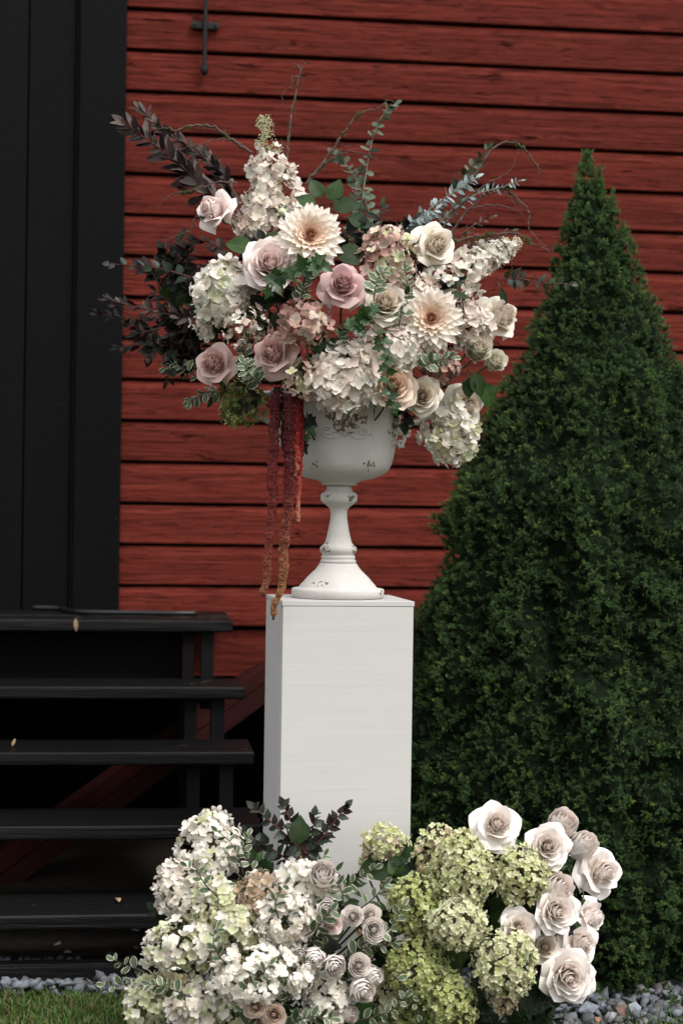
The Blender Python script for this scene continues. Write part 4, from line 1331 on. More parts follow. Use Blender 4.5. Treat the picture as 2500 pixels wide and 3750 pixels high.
def leaf_mesh(name, kind, mat, var=0, fold=0.3):
    k = (name, kind, mat.name, var, fold)
    if k in MESHC: return MESHC[k]
    r = random.Random(var * 31 + 5)
    vs, ws, _ = OUT[kind]
    bend = r.uniform(.05, .38) if kind not in ('euc', 'round') else r.uniform(0, .1)
    side = r.uniform(-.12, .12)
    wav = {'pitto': .055, 'ivy': .02, 'ovate': .025}.get(kind, .012)
    verts = []; uv = []
    for i, (v, w) in enumerate(zip(vs, ws)):
        for q in (-1, -.55, 0, .55, 1):
            x = q * w + side * v * v
            vc = v + (0.04 * (1 - abs(q)) if kind == 'ivy' and v < .3 else 0)
            z = fold * .5 * abs(q) * w - bend * v * v + wav * math.sin(i * 2.3 + q * 2 + var) * abs(q) ** 2
            verts.append((x, vc, z)); uv.append((.5 + .5 * q, max(0, v)))
    n = len(vs)
    faces = [(j*5+q, j*5+q+1, (j+1)*5+q+1, (j+1)*5+q) for j in range(n - 1) for q in range(4)]
    me = mesh(name, verts, faces, mat, True, uv=uv)
    MESHC[k] = me
    return me

def curve_pts(pts, dflt):
    out = []
    for p in pts:
        out.append(D(p[0], p[1], p[2] if len(p) > 2 else dflt))
    return out

def branch(name, cat, label, pts, d, leafkind, mats, size, n, stemmat, r0=0.0018, opp=False, t0=0.1, spread=55, group=None, face=0.6, taper=0.35, tipleaf=True, sidetwigs=0, droop=0.0, flat=0.5, rnd=None):
    """leafy stem through D-pixel points; leaves are single objects"""
    r = rnd or random.Random(int(pts[0][0] * 3 + pts[-1][1] * 5 + len(label)))
    W_ = spline(curve_pts(pts, d), 8)
    o0 = W_[0]
    t = thing(name, label, cat, o0, group)
    m_ = len(W_)
    L_ = [p - o0 for p in W_]
    ob('stem', MB().tube(L_, [r0 * (1 - .65 * i / (m_ - 1)) for i in range(m_)], 6).mesh('stem', stemmat, True), t)
    if not isinstance(mats, (list, tuple)): mats = [mats]
    sz = size * K * d / FPX
    def put(pos, T, tt, sgn):
        view = Vector((0, -1, 0))
        S_ = T.cross(view)
        if S_.length < .05: S_ = Vector((1, 0, 0))
        S_.normalize()
        a = R(spread + r.uniform(-14, 14))
        roll = r.gauss(0, flat)
        sv = (S_ * math.cos(roll) + T.cross(S_) * math.sin(roll)) * sgn
        dv = T * math.cos(a) + sv * math.sin(a) + Vector((0, 0, -droop))
        nv = (Vector((0, -1, 0)) * face + Vector((0, 0, .45)) + Vector((r.gauss(0, .35), r.gauss(0, .35), r.gauss(0, .35))))
        me = leaf_mesh('leaf', leafkind, r.choice(mats), r.randint(0, 3), .3)
        s = sz * (1 - taper * tt) * r.uniform(.8, 1.15)
        ob('leaf', me, t, TRS(pos, basis(dv, nv), s))
    cnt = n // 2 if opp else n
    for i in range(cnt):
        tt = t0 + (1 - t0) * (i + .5) / cnt
        x = tt * (m_ - 1); i0 = min(m_ - 2, int(x)); fr = x - i0
        pos = L_[i0].lerp(L_[i0+1], fr); T = (L_[i0+1] - L_[i0]).normalized()
        if opp:
            put(pos, T, tt, 1); put(pos, T, tt, -1)
        else:
            put(pos, T, tt, 1 if i % 2 else -1)
    if tipleaf:
        T = (L_[-1] - L_[-2]).normalized()
        me = leaf_mesh('leaf', leafkind, r.choice(mats), 0, .3)
        ob('leaf', me, t, TRS(L_[-1], basis(T, Vector((0, -1, .3))), sz * (1 - taper)))
    return t

def leafthing(x, y, d, ang, size, kind, mat, label, up=0.5, group=None, var=0, name='leaf', tilt=0.0):
    """one big leaf pointing at picture angle ang (degrees, 0 right, 90 up)"""
    p = D(x, y, d)
    dv = Vector((math.cos(R(ang)), tilt, math.sin(R(ang))))
    t = thing(name, label, 'leaf', p, group)
    sz = size * K * d / FPX
    ob('blade', leaf_mesh('blade', kind, LM[mat], var, .45), t, TRS((0, 0, 0), basis(dv, Vector((0.1, -1, up))), sz))
    ob('petiole', MB().tube(spline([Vector((0, 0, 0)), -dv * .015 + Vector((0, .02, 0)), -dv * .02 + Vector((0, .06, -.01))], 4), 0.0013, 5).mesh('petiole', m_stemg, True), t)

def twig(label, lines, d, r0=0.0026, moss=0, group=None):
    r0 *= 1.35
    r = random.Random(len(label) * 3 + int(lines[0][0][0]))
    o0 = D(lines[0][0][0], lines[0][0][1], d)
    t = thing('willow_twig', label, 'twig', o0, group)
    allp = []
    for li, ln in enumerate(lines):
        W_ = spline(curve_pts(ln, d), 9)
        pts = []
        m_ = len(W_)
        for i, p in enumerate(W_):
            q = i * 0.55 + li
            pts.append(p - o0 + Vector((noise.noise(Vector((q, 3.1, li))), noise.noise(Vector((q, 9.1, li))), noise.noise(Vector((q, 17.1, li))))) * 0.0055)
        k = 1.0 if li == 0 else .62
        ob('stem' if li == 0 else 'side_twig', MB().tube(pts, [r0 * k * (1 - .78 * i / (m_ - 1)) * (1 + .25 * (i % 4 == 0)) for i in range(m_)], 6).mesh('twig', m_twig, True), t)
        allp += pts[:int(len(pts) * .7)] if li == 0 else []
    if moss:
        a = []; b_ = []
        runs = [r.randint(0, len(allp) - 1) for _ in range(5)]
        for i in range(moss):
            k = min(len(allp) - 1, max(0, r.choice(runs) + int(r.gauss(0, 1.6))))
            p = allp[k] + Vector((r.gauss(0, .0025), r.gauss(0, .0025), r.gauss(0, .002)))
            a.append(p[:]); b_.append((p + Vector((r.gauss(0, .004), r.gauss(0, .004), r.gauss(0, .004))))[:])
        ob('moss', spikes(a, b_, 0.0007, m_moss, 'moss'), t, kind='stuff')
    return t

m_amar = {
 'red': pig_mat('amaranth_red', [(0, (0.08, 0.009, 0.010)), (0.5, (0.20, 0.030, 0.028)), (0.8, (0.26, 0.055, 0.04)), (1, (0.28, 0.12, 0.06))], rough=0.8),
 'gold': pig_mat('amaranth_gold', [(0, (0.07, 0.008, 0.010)), (0.42, (0.12, 0.014, 0.015)), (0.62, (0.25, 0.07, 0.04)), (0.8, (0.34, 0.15, 0.07)), (1, (0.30, 0.15, 0.06))], rough=0.8),
 'scar': pig_mat('amaranth_scarlet', [(0, (0.12, 0.008, 0.010)), (0.5, (0.26, 0.016, 0.015)), (0.75, (0.40, 0.07, 0.05)), (1, (0.42, 0.22, 0.13))], rough=0.8),
 'dark': pig_mat('amaranth_dark', [(0, (0.05, 0.006, 0.008)), (0.6, (0.10, 0.012, 0.015)), (1, (0.16, 0.02, 0.02))], rough=0.8),
}
def amaranth(label, pts, d, w, mat, dens=1.0):
    r = random.Random(int(pts[0][0]))
    W_ = spline(curve_pts(pts, d), 14)
    o0 = W_[0]; L_ = [p - o0 for p in W_]
    t = thing('amaranthus', label, 'amaranthus', o0)
    cum = [0]
    for a, b_ in zip(L_, L_[1:]): cum.append(cum[-1] + (b_ - a).length)
    tot = cum[-1]
    wr = w * .58 * K * d / FPX
    ob('stem', MB().tube(L_, [wr * .3] * len(L_), 6).mesh('stem', m_stemd, True), t)
    P_ = []; S_ = []; C_ = []
    step = wr * 1.05
    nn = int(tot / step)
    per = int(240 * dens)
    for k in range(nn):
        s = (k + .5) * step
        j = next(i for i in range(1, len(cum)) if cum[i] >= s) if s < tot else len(cum) - 1
        fr = (s - cum[j-1]) / max(1e-6, cum[j] - cum[j-1]); c_ = L_[j-1].lerp(L_[j], fr)
        T = (L_[j] - L_[j-1]).normalized(); x, y = frame(T)
        tt = s / tot
        rr = wr * (1 - .45 * tt ** 3) * r.uniform(.82, 1.12)
        off = x * r.gauss(0, wr * .12) + y * r.gauss(0, wr * .12)
        for i in range(per):
            a = r.uniform(0, 6.28); h = r.uniform(-.62, .62)
            q = math.sqrt(max(0, 1 - (h / .66) ** 2)) * .45 + .55
            pr_ = rr * q * r.uniform(.86, 1.08)
            P_.append((c_ + off + x * math.cos(a) * pr_ + y * math.sin(a) * pr_ + T * h * step)[:])
            S_.append(r.uniform(.0008, .0017))
            C_.append(min(1, max(0, tt + r.gauss(0, .09))))
    me = dots(P_, S_, m_amar[mat], 'flower_beads')
    a = me.color_attributes.new('pig', 'FLOAT_COLOR', 'POINT')
    cc = np.ones((len(P_) * 6, 4), dtype=np.float32); cc[:, :3] = np.repeat(np.array(C_), 6)[:, None]
    a.data.foreach_set('color', cc.ravel())
    ob('flower_beads', me, t, kind='stuff')

for i, (x, y, dpt, a_, s_) in enumerate([(192, 1414, 5.42, 15, 20), (241, 1414, 5.40, 0, 14), (176, 1424, 5.27, -88, 30), (524, 2, 0, 0, 0)]):
    pass
# ================================================================== upper arrangement
def dU(x, y, off=0.0):
    q = 1 - ((x - 785) / 345) ** 2 - ((y - 715) / 310) ** 2
    return 4.12 - 0.25 * math.sqrt(max(0.0, q)) + off
UROOT = UC + Vector((0, 0, 0.30))

# --- roses: x, y, diameter, facing right, facing up, kind, colour, label, depth offset
ROSES = [
 (492, 482, 92, -.62, .30, 'reflex', 'r_blush', 'blush rose with rolled back petals at the left under the plum branches', -0.11),
 (619, 613, 112, .10, .22, 'open', 'r_blush', 'pale pink rose below the upper dahlia, partly behind ivy', 0.0),
 (787, 655, 100, .05, .30, 'reflex', 'r_mauve2', 'lilac pink rose with pointed outer petals at the centre of the urn flowers', -0.01),
 (884, 703, 92, -.05, .30, 'open', 'r_cream', 'cream rose between the lilac pink rose and the lower dahlia', 0.0),
 (1000, 562, 96, .45, .12, 'reflex', 'r_cream', 'cream rose beneath the silver eucalyptus at the upper right', -0.01),
 (1148, 728, 98, .62, .30, 'reflex', 'r_cream', 'cream rose facing right at the right edge of the urn flowers', 0.0),
 (628, 812, 98, -.42, .20, 'reflex', 'r_mauve', 'dusty mauve rose below the antique pink hydrangea', -0.02),
 (492, 835, 92, -.42, .22, 'reflex', 'r_mauve', 'dusty mauve rose low on the left beside the variegated leaves', -0.05),
 (900, 888, 104, .12, .10, 'open', 'r_peach', 'peach cream rose hanging over the rim of the urn behind trailing ivy', -0.02),
 (969, 910, 80, .05, .02, 'open', 'r_cream', 'round cream rose just right of the urn rim', 0.0),
 (1068, 932, 94, .48, -.12, 'reflex', 'r_cream', 'cream rose drooping above the hanging white hydrangea', 0.0),
 (1094, 808, 60, .10, .25, 'spray', 'r_ivory', 'small ivory spray rose beside the right tip of the variegated sprig', 0.0),
 (1130, 833, 46, .35, .20, 'spray', 'r_ivory', 'smallest ivory spray rose, furthest right of the pair', 0.0),
 (905, 765, 34, .0, .3, 'cup', 'r_ivory', 'ivory rose half hidden behind the lower dahlia', 0.03),
]
for i, (x, y, dm, fx, fz, kd, cl, lb, of) in enumerate(ROSES):
    rose(x, y, dU(x, y, of), dm, fx, fz, kd, cl, lb, seed=i % 4)
# big rolled guard petals that give the side-on roses their skirt
def skirt(x, y, d, list_, colr, label_root):
    pass

dahlia(712, 543, dU(712, 543, -0.03), 156, .10, .12, 'large cream dahlia with a brownish peach heart at the upper middle')
dahlia(990, 733, dU(990, 733, -0.03), 148, -.05, .05, 'large cream dahlia with a brownish peach heart at the right')

# dahlia buds
def bud(x, y, d, s, label):
    p = D(x, y, d); k = s * .5 * K * d / FPX
    t = thing('dahlia_bud', label, 'bud', p)
    v = MB().lathe([(0.02 * k, -k), (.6 * k, -.8 * k), (1.0 * k, -.2 * k), (.85 * k, .5 * k), (.4 * k, .9 * k), (.02 * k, k)], 12)
    ob('bud', v.mesh('bud', m_budg, True), t, basis(Vector((0, 0, 1)), Vector((0, -1, .3))).to_4x4())
    for i in range(6):
        a = i * 1.047
        dv = Vector((math.cos(a), .15, math.sin(a)))
        ob('bract', leaf_mesh('bract', 'narrow', LM['green'], i % 3, .4), t, TRS(dv * k * .5, basis(dv, Vector((0, -1, .2))), k * 1.5))
    ob('stem', MB().tube(spline([Vector((0, .002, 0)), Vector((0.004, .02, -.02)), Vector((.01, .06, -.06))], 5), .0015, 5).mesh('stem', m_stemg, True), t)
bud(648, 487, dU(648, 487, -.03), 20, 'round green dahlia bud left of the upper dahlia')
bud(1060, 679, dU(1060, 679, -.03), 16, 'small yellow green dahlia bud above the lower dahlia')

H = hydrangea
H((528, 745), (508, 598), 138, dU(515, 680, 0.02), 92, 33, [('white', 5), ('warm', 3), ('greenw', .6)], 'white mophead hydrangea at the left of the urn flowers', 'ball', jit=.3, depthr=.8)
H((482, 775), (480, 675), 62, dU(485, 735, 0.03), 34, 30, [('warm', 3), ('white', 2)], 'narrow creamy hydrangea lobe hanging below the left mophead', 'ball')
H((575, 700), (548, 800), 96, dU(555, 750, 0.0), 40, 20, [('ppink', 3), ('warm', 3), ('white', 1)], 'loose pale pink lacy hydrangea under the left mophead', 'dome', buds='o', nb=70, jit=.5, spars=.6)
H((640, 560), (606, 266), 196, dU(622, 440, .02), 185, 27, [('white', 5), ('warm', 3), ('ppink', 1.6), ('blushw', 1.5)], 'tall pointed white hydrangea cone rising above the urn flowers', 'spire', buds='g', nb=750, tipgreen=.6, jit=.5, dtip=4.12)
H((705, 800), (698, 690), 118, dU(700, 740, .0), 46, 30, [('pink', 4), ('dpink', 1.6), ('ppink', 2)], 'antique pink hydrangea in the centre left between two mauve roses', 'ball', buds='o', nb=320, jit=.5)
H((800, 790), (790, 946), 142, dU(795, 875, -.02), 88, 36, [('warm', 4), ('blushw', 4), ('white', 2)], 'large blush white mophead hydrangea hanging over the urn rim', 'ball', jit=.34, depthr=.8)
H((905, 862), (880, 742), 152, dU(890, 800, .02), 74, 34, [('warm', 3), ('white', 4), ('blushw', 2)], 'white mophead hydrangea behind the trailing ivy', 'ball', jit=.34, depthr=.8)
H((885, 672), (892, 518), 126, dU(888, 592, .02), 84, 25, [('pink', 2.5), ('ppink', 3), ('greenw', 1.2), ('dusk', 1)], 'faded pink and green hydrangea below the upright eucalyptus', 'dome', buds='o', nb=120, jit=.45)
H((960, 680), (1195, 552), 118, dU(1060, 630, .0), 110, 27, [('white', 6), ('warm', 2), ('ppink', 1)], 'long white hydrangea plume pointing up to the right', 'cone', buds='w', nb=620, tipgreen=.84, jit=.5, dtip=4.10)
H((1075, 800), (1085, 695), 92, dU(1080, 745, .03), 48, 30, [('blushw', 4), ('warm', 3)], 'blush hydrangea tucked between the lower dahlia and the right cream rose', 'ball', depthr=.8)
H((1030, 920), (1040, 1068), 142, dU(1035, 1000, .01), 125, 24, [('white', 5), ('paleg', 2), ('warm', 1)], 'white hydrangea head hanging down right of the urn handle', 'dome', buds='w', nb=80, jit=.5)
H((555, 872), (552, 982), 104, dU(556, 930, .03), 150, 14, [('olive', 3), ('lime2', 2), ('lime', .7)], 'olive green hydrangea hanging at the lower left of the urn', 'ball', jit=.5)
H((690, 925), (700, 828), 92, dU(697, 875, -.01), 34, 24, [('ppink', 4), ('paleg', 2), ('pink', 1)], 'sparse pale pink hydrangea with olive buds above the hanging tassels', 'ball', buds='o', nb=260, jit=.55, spars=.6)
H((1010, 880), (1012, 800), 92, dU(1010, 842, .04), 34, 22, [('dusk', 4), ('pink', 1)], 'dusky mauve hydrangea in the shade below the lower dahlia', 'ball', jit=.5)
H((985, 690), (955, 640), 60, dU(970, 665, .04), 26, 24, [('ppink', 3), ('warm', 3)], 'pale pink hydrangea florets behind the lower dahlia', 'ball', jit=.5)
H((600, 540), (560, 500), 70, dU(590, 520, .06), 24, 22, [('ppink', 3), ('warm', 2)], 'few pink hydrangea florets behind the left blush rose', 'ball', jit=.6, buds='o', nb=60)

# --- plum smoke bush
BR = branch
BR('plum_branch', 'branch', 'upper plum smoke bush branch with pale leaf undersides reaching up left', [(560, 470), (500, 390), (440, 345), (375, 300), (325, 250)], 4.10, 'lance', [LM['plumb'], LM['plum'], LM['plumb']], 40, 59, m_stemr, spread=34, flat=.9, taper=.3)
BR('plum_branch', 'branch', 'big plum smoke bush branch with broad dark leaves against the red wall', [(545, 500), (470, 430), (420, 385), (360, 335), (290, 285)], 4.06, 'lance', [LM['plum'], LM['plum'], LM['plumb']], 58, 57, m_stemr, spread=38, flat=.8, taper=.25)
BR('plum_branch', 'branch', 'short dense plum branch with dark red tips just left of the tall cone', [(560, 500), (520, 430), (495, 385), (470, 350)], 4.11, 'lance', [LM['plum'], LM['plumb']], 38, 72, m_stemr, spread=38, flat=1.0)
BR('plum_branch', 'branch', 'plum branch close behind the left blush rose', [(560, 520), (500, 470), (450, 440), (420, 430)], 4.10, 'obov', [LM['plum']], 46, 18, m_stemr, spread=55, flat=.9)
BR('plum_branch', 'branch', 'fine plum twig between the blush rose and the mophead', [(540, 590), (490, 560), (455, 555), (430, 562)], 4.09, 'narrow', [LM['plum'], LM['plumb']], 30, 23, m_stemr, spread=45, flat=.8)
BR('plum_branch', 'branch', 'plum branch with silver backed tips pointing left at the black door', [(480, 740), (400, 725), (320, 705), (245, 690)], 4.07, 'lance', [LM['plum'], LM['plum'], LM['plumb']], 36, 44, m_stemr, spread=45, flat=1.0)
BR('plum_branch', 'branch', 'lowest plum branch reaching left across the door edge', [(480, 760), (400, 765), (320, 790), (270, 800)], 4.08, 'narrow', [LM['plum'], LM['deep']], 30, 44, m_stemr, spread=50, flat=1.0)
BR('plum_branch', 'branch', 'very dark plum branch under the green leaf cluster at far left', [(490, 720), (420, 715), (350, 735), (225, 722)], 4.10, 'lance', [LM['plum'], LM['deep']], 34, 46, m_stemd, spread=48, flat=1.0)
BR('plum_branch', 'branch', 'dark plum branch ending near the door edge in thin leaves', [(470, 700), (410, 735), (340, 760), (300, 745)], 4.11, 'narrow', [LM['plum'], LM['deep']], 40, 33, m_stemr, spread=50, flat=1.0)
BR('ninebark_branch', 'branch', 'thin red stemmed branch with sparse leaves reaching left over the door casing', [(450, 640), (400, 625), (340, 612), (252, 606)], 4.05, 'nine', [LM['nine'], LM['nine'], LM['dark']], 34, 11, m_stemr, spread=60, flat=.6, taper=.45)
BR('ninebark_branch', 'branch', 'bushy dark ninebark branch left of the white mophead', [(480, 680), (430, 640), (410, 610), (420, 590)], 4.09, 'nine', [LM['nine'], LM['deep']], 34, 16, m_stemr, spread=60, flat=.9)
BR('ninebark_branch', 'branch', 'red stemmed ninebark branch reaching right in front of the spruce', [(1140, 640), (1190, 640), (1250, 650), (1312, 652)], 4.06, 'nine', [LM['nine'], LM['nine'], LM['dark']], 32, 15, m_stemr, spread=62, flat=.5, taper=.45)
leafthing(405, 655, dU(420, 660, .0), -80, 62, 'ovate', 'green', 'fresh green crinkled leaf hanging at the left of the mophead', var=1)
leafthing(392, 640, dU(420, 660, .01), -105, 55, 'ovate', 'green', 'darker green crinkled leaf beside the fresh one at far left', var=2)
leafthing(415, 660, dU(420, 660, .02), -60, 50, 'ovate', 'dark', 'dark leaf tucked behind the green leaf pair at far left', var=0)

# --- eucalyptus
BR('eucalyptus_stem', 'eucalyptus', 'tall upright green eucalyptus stem curling right at its tip', [(822, 585), (828, 500), (840, 400), (858, 310), (885, 255), (908, 238)], 4.10, 'round', LM['euc'], 30, 50, m_stemp, opp=True, spread=74, flat=1.0, taper=.45)
BR('eucalyptus_stem', 'eucalyptus', 'green eucalyptus stem arching left towards the mossy twig', [(866, 580), (852, 500), (825, 430), (800, 385), (765, 352)], 4.12, 'round', LM['euc'], 26, 36, m_stemp, opp=True, spread=70, flat=1.0, taper=.3)
BR('eucalyptus_stem', 'eucalyptus', 'short eucalyptus stem standing left of the faded pink hydrangea', [(800, 590), (802, 540), (812, 480), (818, 430)], 4.08, 'round', LM['euc'], 24, 26, m_stemp, opp=True, spread=74, flat=1.0)
BR('eucalyptus_stem', 'eucalyptus', 'long silver eucalyptus stem rising right to a green tip', [(920, 560), (960, 505), (1010, 462), (1060, 430), (1092, 408)], 4.07, 'lance', LM['eucs'], 34, 44, m_stemp, opp=True, spread=58, flat=1.0, taper=.35)
BR('eucalyptus_stem', 'eucalyptus', 'lower silver eucalyptus stem pointing right to a fine tip', [(985, 540), (1040, 480), (1090, 447), (1150, 430), (1195, 415)], 4.08, 'lance', LM['eucs'], 28, 40, m_stemp, opp=True, spread=62, flat=1.0, taper=.55)
BR('eucalyptus_stem', 'eucalyptus', 'dark green round leaved eucalyptus twig above the silver stems', [(1040, 450), (1065, 405), (1095, 370), (1120, 340)], 4.11, 'round', [LM['euc'], LM['dark']], 24, 18, m_stemd, opp=True, spread=62, flat=.9, taper=.3)
BR('eucalyptus_stem', 'eucalyptus', 'silver eucalyptus sprig spreading low behind the upper right cream rose', [(950, 570), (955, 530), (975, 505), (1000, 480)], 4.05, 'lance', LM['eucs'], 32, 20, m_stemp, opp=True, spread=60, flat=1.0)

# --- willow twigs
twig('curly willow twig standing tallest above the white cone', [[(655, 400), (660, 340), (668, 270), (682, 200), (692, 160), (708, 138)], [(690, 180), (672, 178), (668, 200), (650, 214), (649, 243)], [(690, 165), (682, 150), (672, 145)], [(655, 400), (649, 350), (648, 318)]], 4.12, .0028, 40)
twig('curly willow twig arching left over the plum branches', [[(580, 352), (530, 320), (490, 292), (440, 288), (405, 300), (380, 294), (362, 300), (352, 312)], [(570, 345), (520, 312), (500, 300), (470, 292)], [(540, 325), (500, 320), (460, 332), (400, 345)]], 4.09, .0026, 120)
twig('thin willow twig curling down left below the plum leaves', [[(545, 420), (500, 418), (460, 432), (420, 440), (385, 452), (358, 482)]], 4.04, .0018, 60)
twig('thin mossy willow twig reaching left under the blush rose', [[(470, 500), (448, 500), (438, 528), (410, 540), (392, 548), (372, 550)]], 4.02, .0018, 60)
twig('mossy willow twig arching up right to meet the eucalyptus tip', [[(700, 425), (745, 370), (780, 318), (800, 290), (825, 262), (870, 248), (890, 230), (912, 240)], [(705, 420), (760, 365), (790, 340), (812, 330)], [(740, 380), (790, 350), (830, 352), (860, 365), (893, 382)]], 4.11, .0026, 160)
twig('bundle of willow twigs arching right over the silver eucalyptus', [[(985, 570), (1030, 500), (1070, 430), (1110, 370), (1140, 335), (1180, 328), (1205, 345), (1225, 370), (1236, 385), (1237, 402)], [(1030, 505), (1080, 450), (1120, 420), (1160, 400), (1180, 375), (1190, 340)]], 4.08, .0028, 200)
twig('willow twig sweeping right and down in front of the wall', [[(1020, 560), (1060, 500), (1110, 450), (1150, 430), (1190, 460), (1215, 490), (1212, 520), (1235, 550), (1260, 576)], [(1120, 450), (1150, 440), (1175, 460), (1200, 498)], [(1080, 480), (1130, 470), (1170, 478), (1200, 492)]], 4.09, .0026, 120)
twig('low willow twig reaching right above the white plume', [[(1030, 560), (1080, 545), (1120, 540), (1165, 535), (1195, 540), (1220, 560), (1240, 565), (1265, 580)], [(1090, 560), (1140, 548), (1165, 575), (1175, 600), (1172, 630)], [(1045, 590), (1080, 570), (1120, 556), (1160, 560)]], 4.03, .0024, 260)
twig('dark willow stems rising behind the upper right cream rose', [[(980, 590), (1000, 540), (1015, 490), (1030, 440), (1045, 400)], [(990, 580), (1030, 520), (1060, 480), (1090, 440)], [(1000, 590), (1050, 540), (1090, 500), (1130, 470)]], 4.12, .0022, 160)

# --- green leaves and sprigs
leafthing(735, 455, dU(735, 455, .02), 115, 52, 'ovate', 'green', 'pointed green leaf above the upper dahlia, folded upwards', var=0)
leafthing(760, 462, dU(760, 455, .01), 75, 56, 'ovate', 'green', 'bright veined green leaf above the upper dahlia', var=1)
leafthing(725, 472, dU(735, 470, .0), 160, 52, 'ovate', 'green', 'green leaf pointing left just above the upper dahlia', var=2)
leafthing(765, 480, dU(760, 480, .03), 20, 66, 'ovate', 'dark', 'dark leaf pointing right above the upper dahlia', var=1)
leafthing(800, 500, dU(800, 500, .03), -15, 60, 'ovate', 'dark', 'dark leaf at the foot of the upright eucalyptus', var=2)
leafthing(775, 590, dU(775, 590, .01), 10, 80, 'ovate', 'dark', 'long dark leaf right below the upper dahlia', var=0)
leafthing(580, 570, dU(580, 570, -.02), 172, 66, 'ovate', 'green', 'wavy green leaf pointing left below the blush rose', var=1)
leafthing(640, 540, dU(630, 540, -.02), 205, 40, 'ovate', 'green', 'small green leaf left of the upper dahlia', var=2)
leafthing(740, 770, dU(740, 770, -.01), -110, 50, 'ovate', 'dark', 'dark leaf hanging below the antique pink hydrangea', var=2)
leafthing(1085, 860, dU(1085, 860, -.01), -60, 56, 'ovate', 'green', 'green leaf bending down right below the spray roses', var=0)
leafthing(1112, 880, dU(1112, 880, -.01), -70, 60, 'ovate', 'green', 'green leaf with a browned tip at the far right, lowest of its twig', var=1)
leafthing(1075, 870, dU(1075, 870, .0), -85, 46, 'ovate', 'dark', 'dark leaf behind the bending green leaf at the right', var=2)
leafthing(1148, 660, dU(1148, 660, .0), -70, 50, 'lance', 'dark', 'narrow dark leaf behind the rose facing right', var=2)
leafthing(1030, 675, dU(1030, 680, -.02), 0, 50, 'lance', 'dark', 'narrow dark leaf lying on the white plume', var=1)
leafthing(650, 715, dU(650, 715, .02), 250, 56, 'ovate', 'deep', 'shaded leaf between the left mophead and antique pink hydrangea', var=0)
# ivy
BR('ivy_sprig', 'ivy', 'ivy sprig with glossy lobed leaves lying over the pale pink rose', [(668, 610), (650, 625), (632, 640), (622, 660)], dU(640, 630, -0.110), 'ivy', LM['ivy'], 36, 8, m_stemg, spread=75, face=1.2, taper=.1, flat=.4)
BR('ivy_sprig', 'ivy', 'ivy sprig fanning out directly below the upper dahlia', [(690, 640), (700, 618), (715, 605), (735, 610)], dU(705, 610, -0.090), 'ivy', LM['ivy'], 38, 9, m_stemg, spread=70, face=1.2, taper=.1, flat=.4)
BR('ivy_sprig', 'ivy', 'ivy sprig above the white mophead by the cream rose', [(800, 760), (815, 745), (835, 730), (850, 715)], dU(825, 735, -0.060), 'ivy', LM['ivy'], 34, 10, m_stemg, spread=70, face=1.1, taper=.1, flat=.6)
BR('ivy_trail', 'ivy', 'long ivy trail hanging over the white mophead and the peach rose', [(845, 745), (872, 775), (882, 810), (888, 850), (892, 900), (905, 935)], dU(880, 840, -0.110), 'ivy', LM['ivy'], 27, 15, m_stemr, spread=70, face=1.1, taper=.15, flat=.4)
BR('ivy_trail', 'ivy', 'dark ivy trail hanging down in front of the urn beside the tassels', [(705, 945), (704, 975), (697, 1005), (690, 1030)], 3.92, 'ivy', [LM['ivy'], LM['deep']], 30, 8, m_stemr, spread=75, face=1.0, taper=.0, flat=.5, droop=.3)
BR('ivy_trail', 'ivy', 'shaded ivy trail between the tassels at the urn rim', [(650, 900), (655, 940), (670, 975), (688, 990)], 3.93, 'ivy', [LM['deep'], LM['ivy']], 30, 9, m_stemd, spread=75, face=1.0, flat=.6, droop=.2)
# variegated
BR('variegated_sprig', 'foliage', 'variegated sprig with white edged leaves right of the lilac pink rose', [(858, 690), (862, 660), (868, 640), (880, 625)], dU(862, 660, -0.065), 'pitto', LM['pitto'], 32, 12, m_stemg, spread=65, face=.9, flat=.6)
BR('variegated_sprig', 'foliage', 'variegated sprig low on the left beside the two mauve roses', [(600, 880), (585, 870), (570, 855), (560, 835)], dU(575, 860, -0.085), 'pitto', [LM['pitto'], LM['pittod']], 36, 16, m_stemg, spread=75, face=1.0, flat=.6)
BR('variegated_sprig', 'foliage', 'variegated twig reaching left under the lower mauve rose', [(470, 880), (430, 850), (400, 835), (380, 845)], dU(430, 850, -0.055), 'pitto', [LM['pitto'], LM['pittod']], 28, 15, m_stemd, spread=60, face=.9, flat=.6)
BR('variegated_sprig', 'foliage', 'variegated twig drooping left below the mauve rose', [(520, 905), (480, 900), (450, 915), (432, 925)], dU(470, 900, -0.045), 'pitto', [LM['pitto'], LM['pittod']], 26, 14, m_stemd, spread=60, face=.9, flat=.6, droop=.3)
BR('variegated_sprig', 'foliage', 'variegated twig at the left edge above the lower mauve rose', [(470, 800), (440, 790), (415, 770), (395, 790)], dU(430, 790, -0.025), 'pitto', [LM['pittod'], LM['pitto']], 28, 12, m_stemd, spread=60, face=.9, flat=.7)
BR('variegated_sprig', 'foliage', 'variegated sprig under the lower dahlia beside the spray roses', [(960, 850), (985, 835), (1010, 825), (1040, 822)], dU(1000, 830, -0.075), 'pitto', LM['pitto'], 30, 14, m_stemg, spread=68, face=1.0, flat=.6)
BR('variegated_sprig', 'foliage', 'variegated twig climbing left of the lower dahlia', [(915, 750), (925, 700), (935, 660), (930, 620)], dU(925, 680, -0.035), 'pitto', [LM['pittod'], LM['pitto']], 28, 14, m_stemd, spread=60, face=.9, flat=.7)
BR('variegated_sprig', 'foliage', 'dark variegated twig between the pale pink and lilac pink roses', [(690, 700), (695, 670), (700, 645), (715, 630)], dU(700, 660, -0.015), 'pitto', [LM['pittod']], 28, 14, m_stemd, spread=60, face=.9, flat=.7)
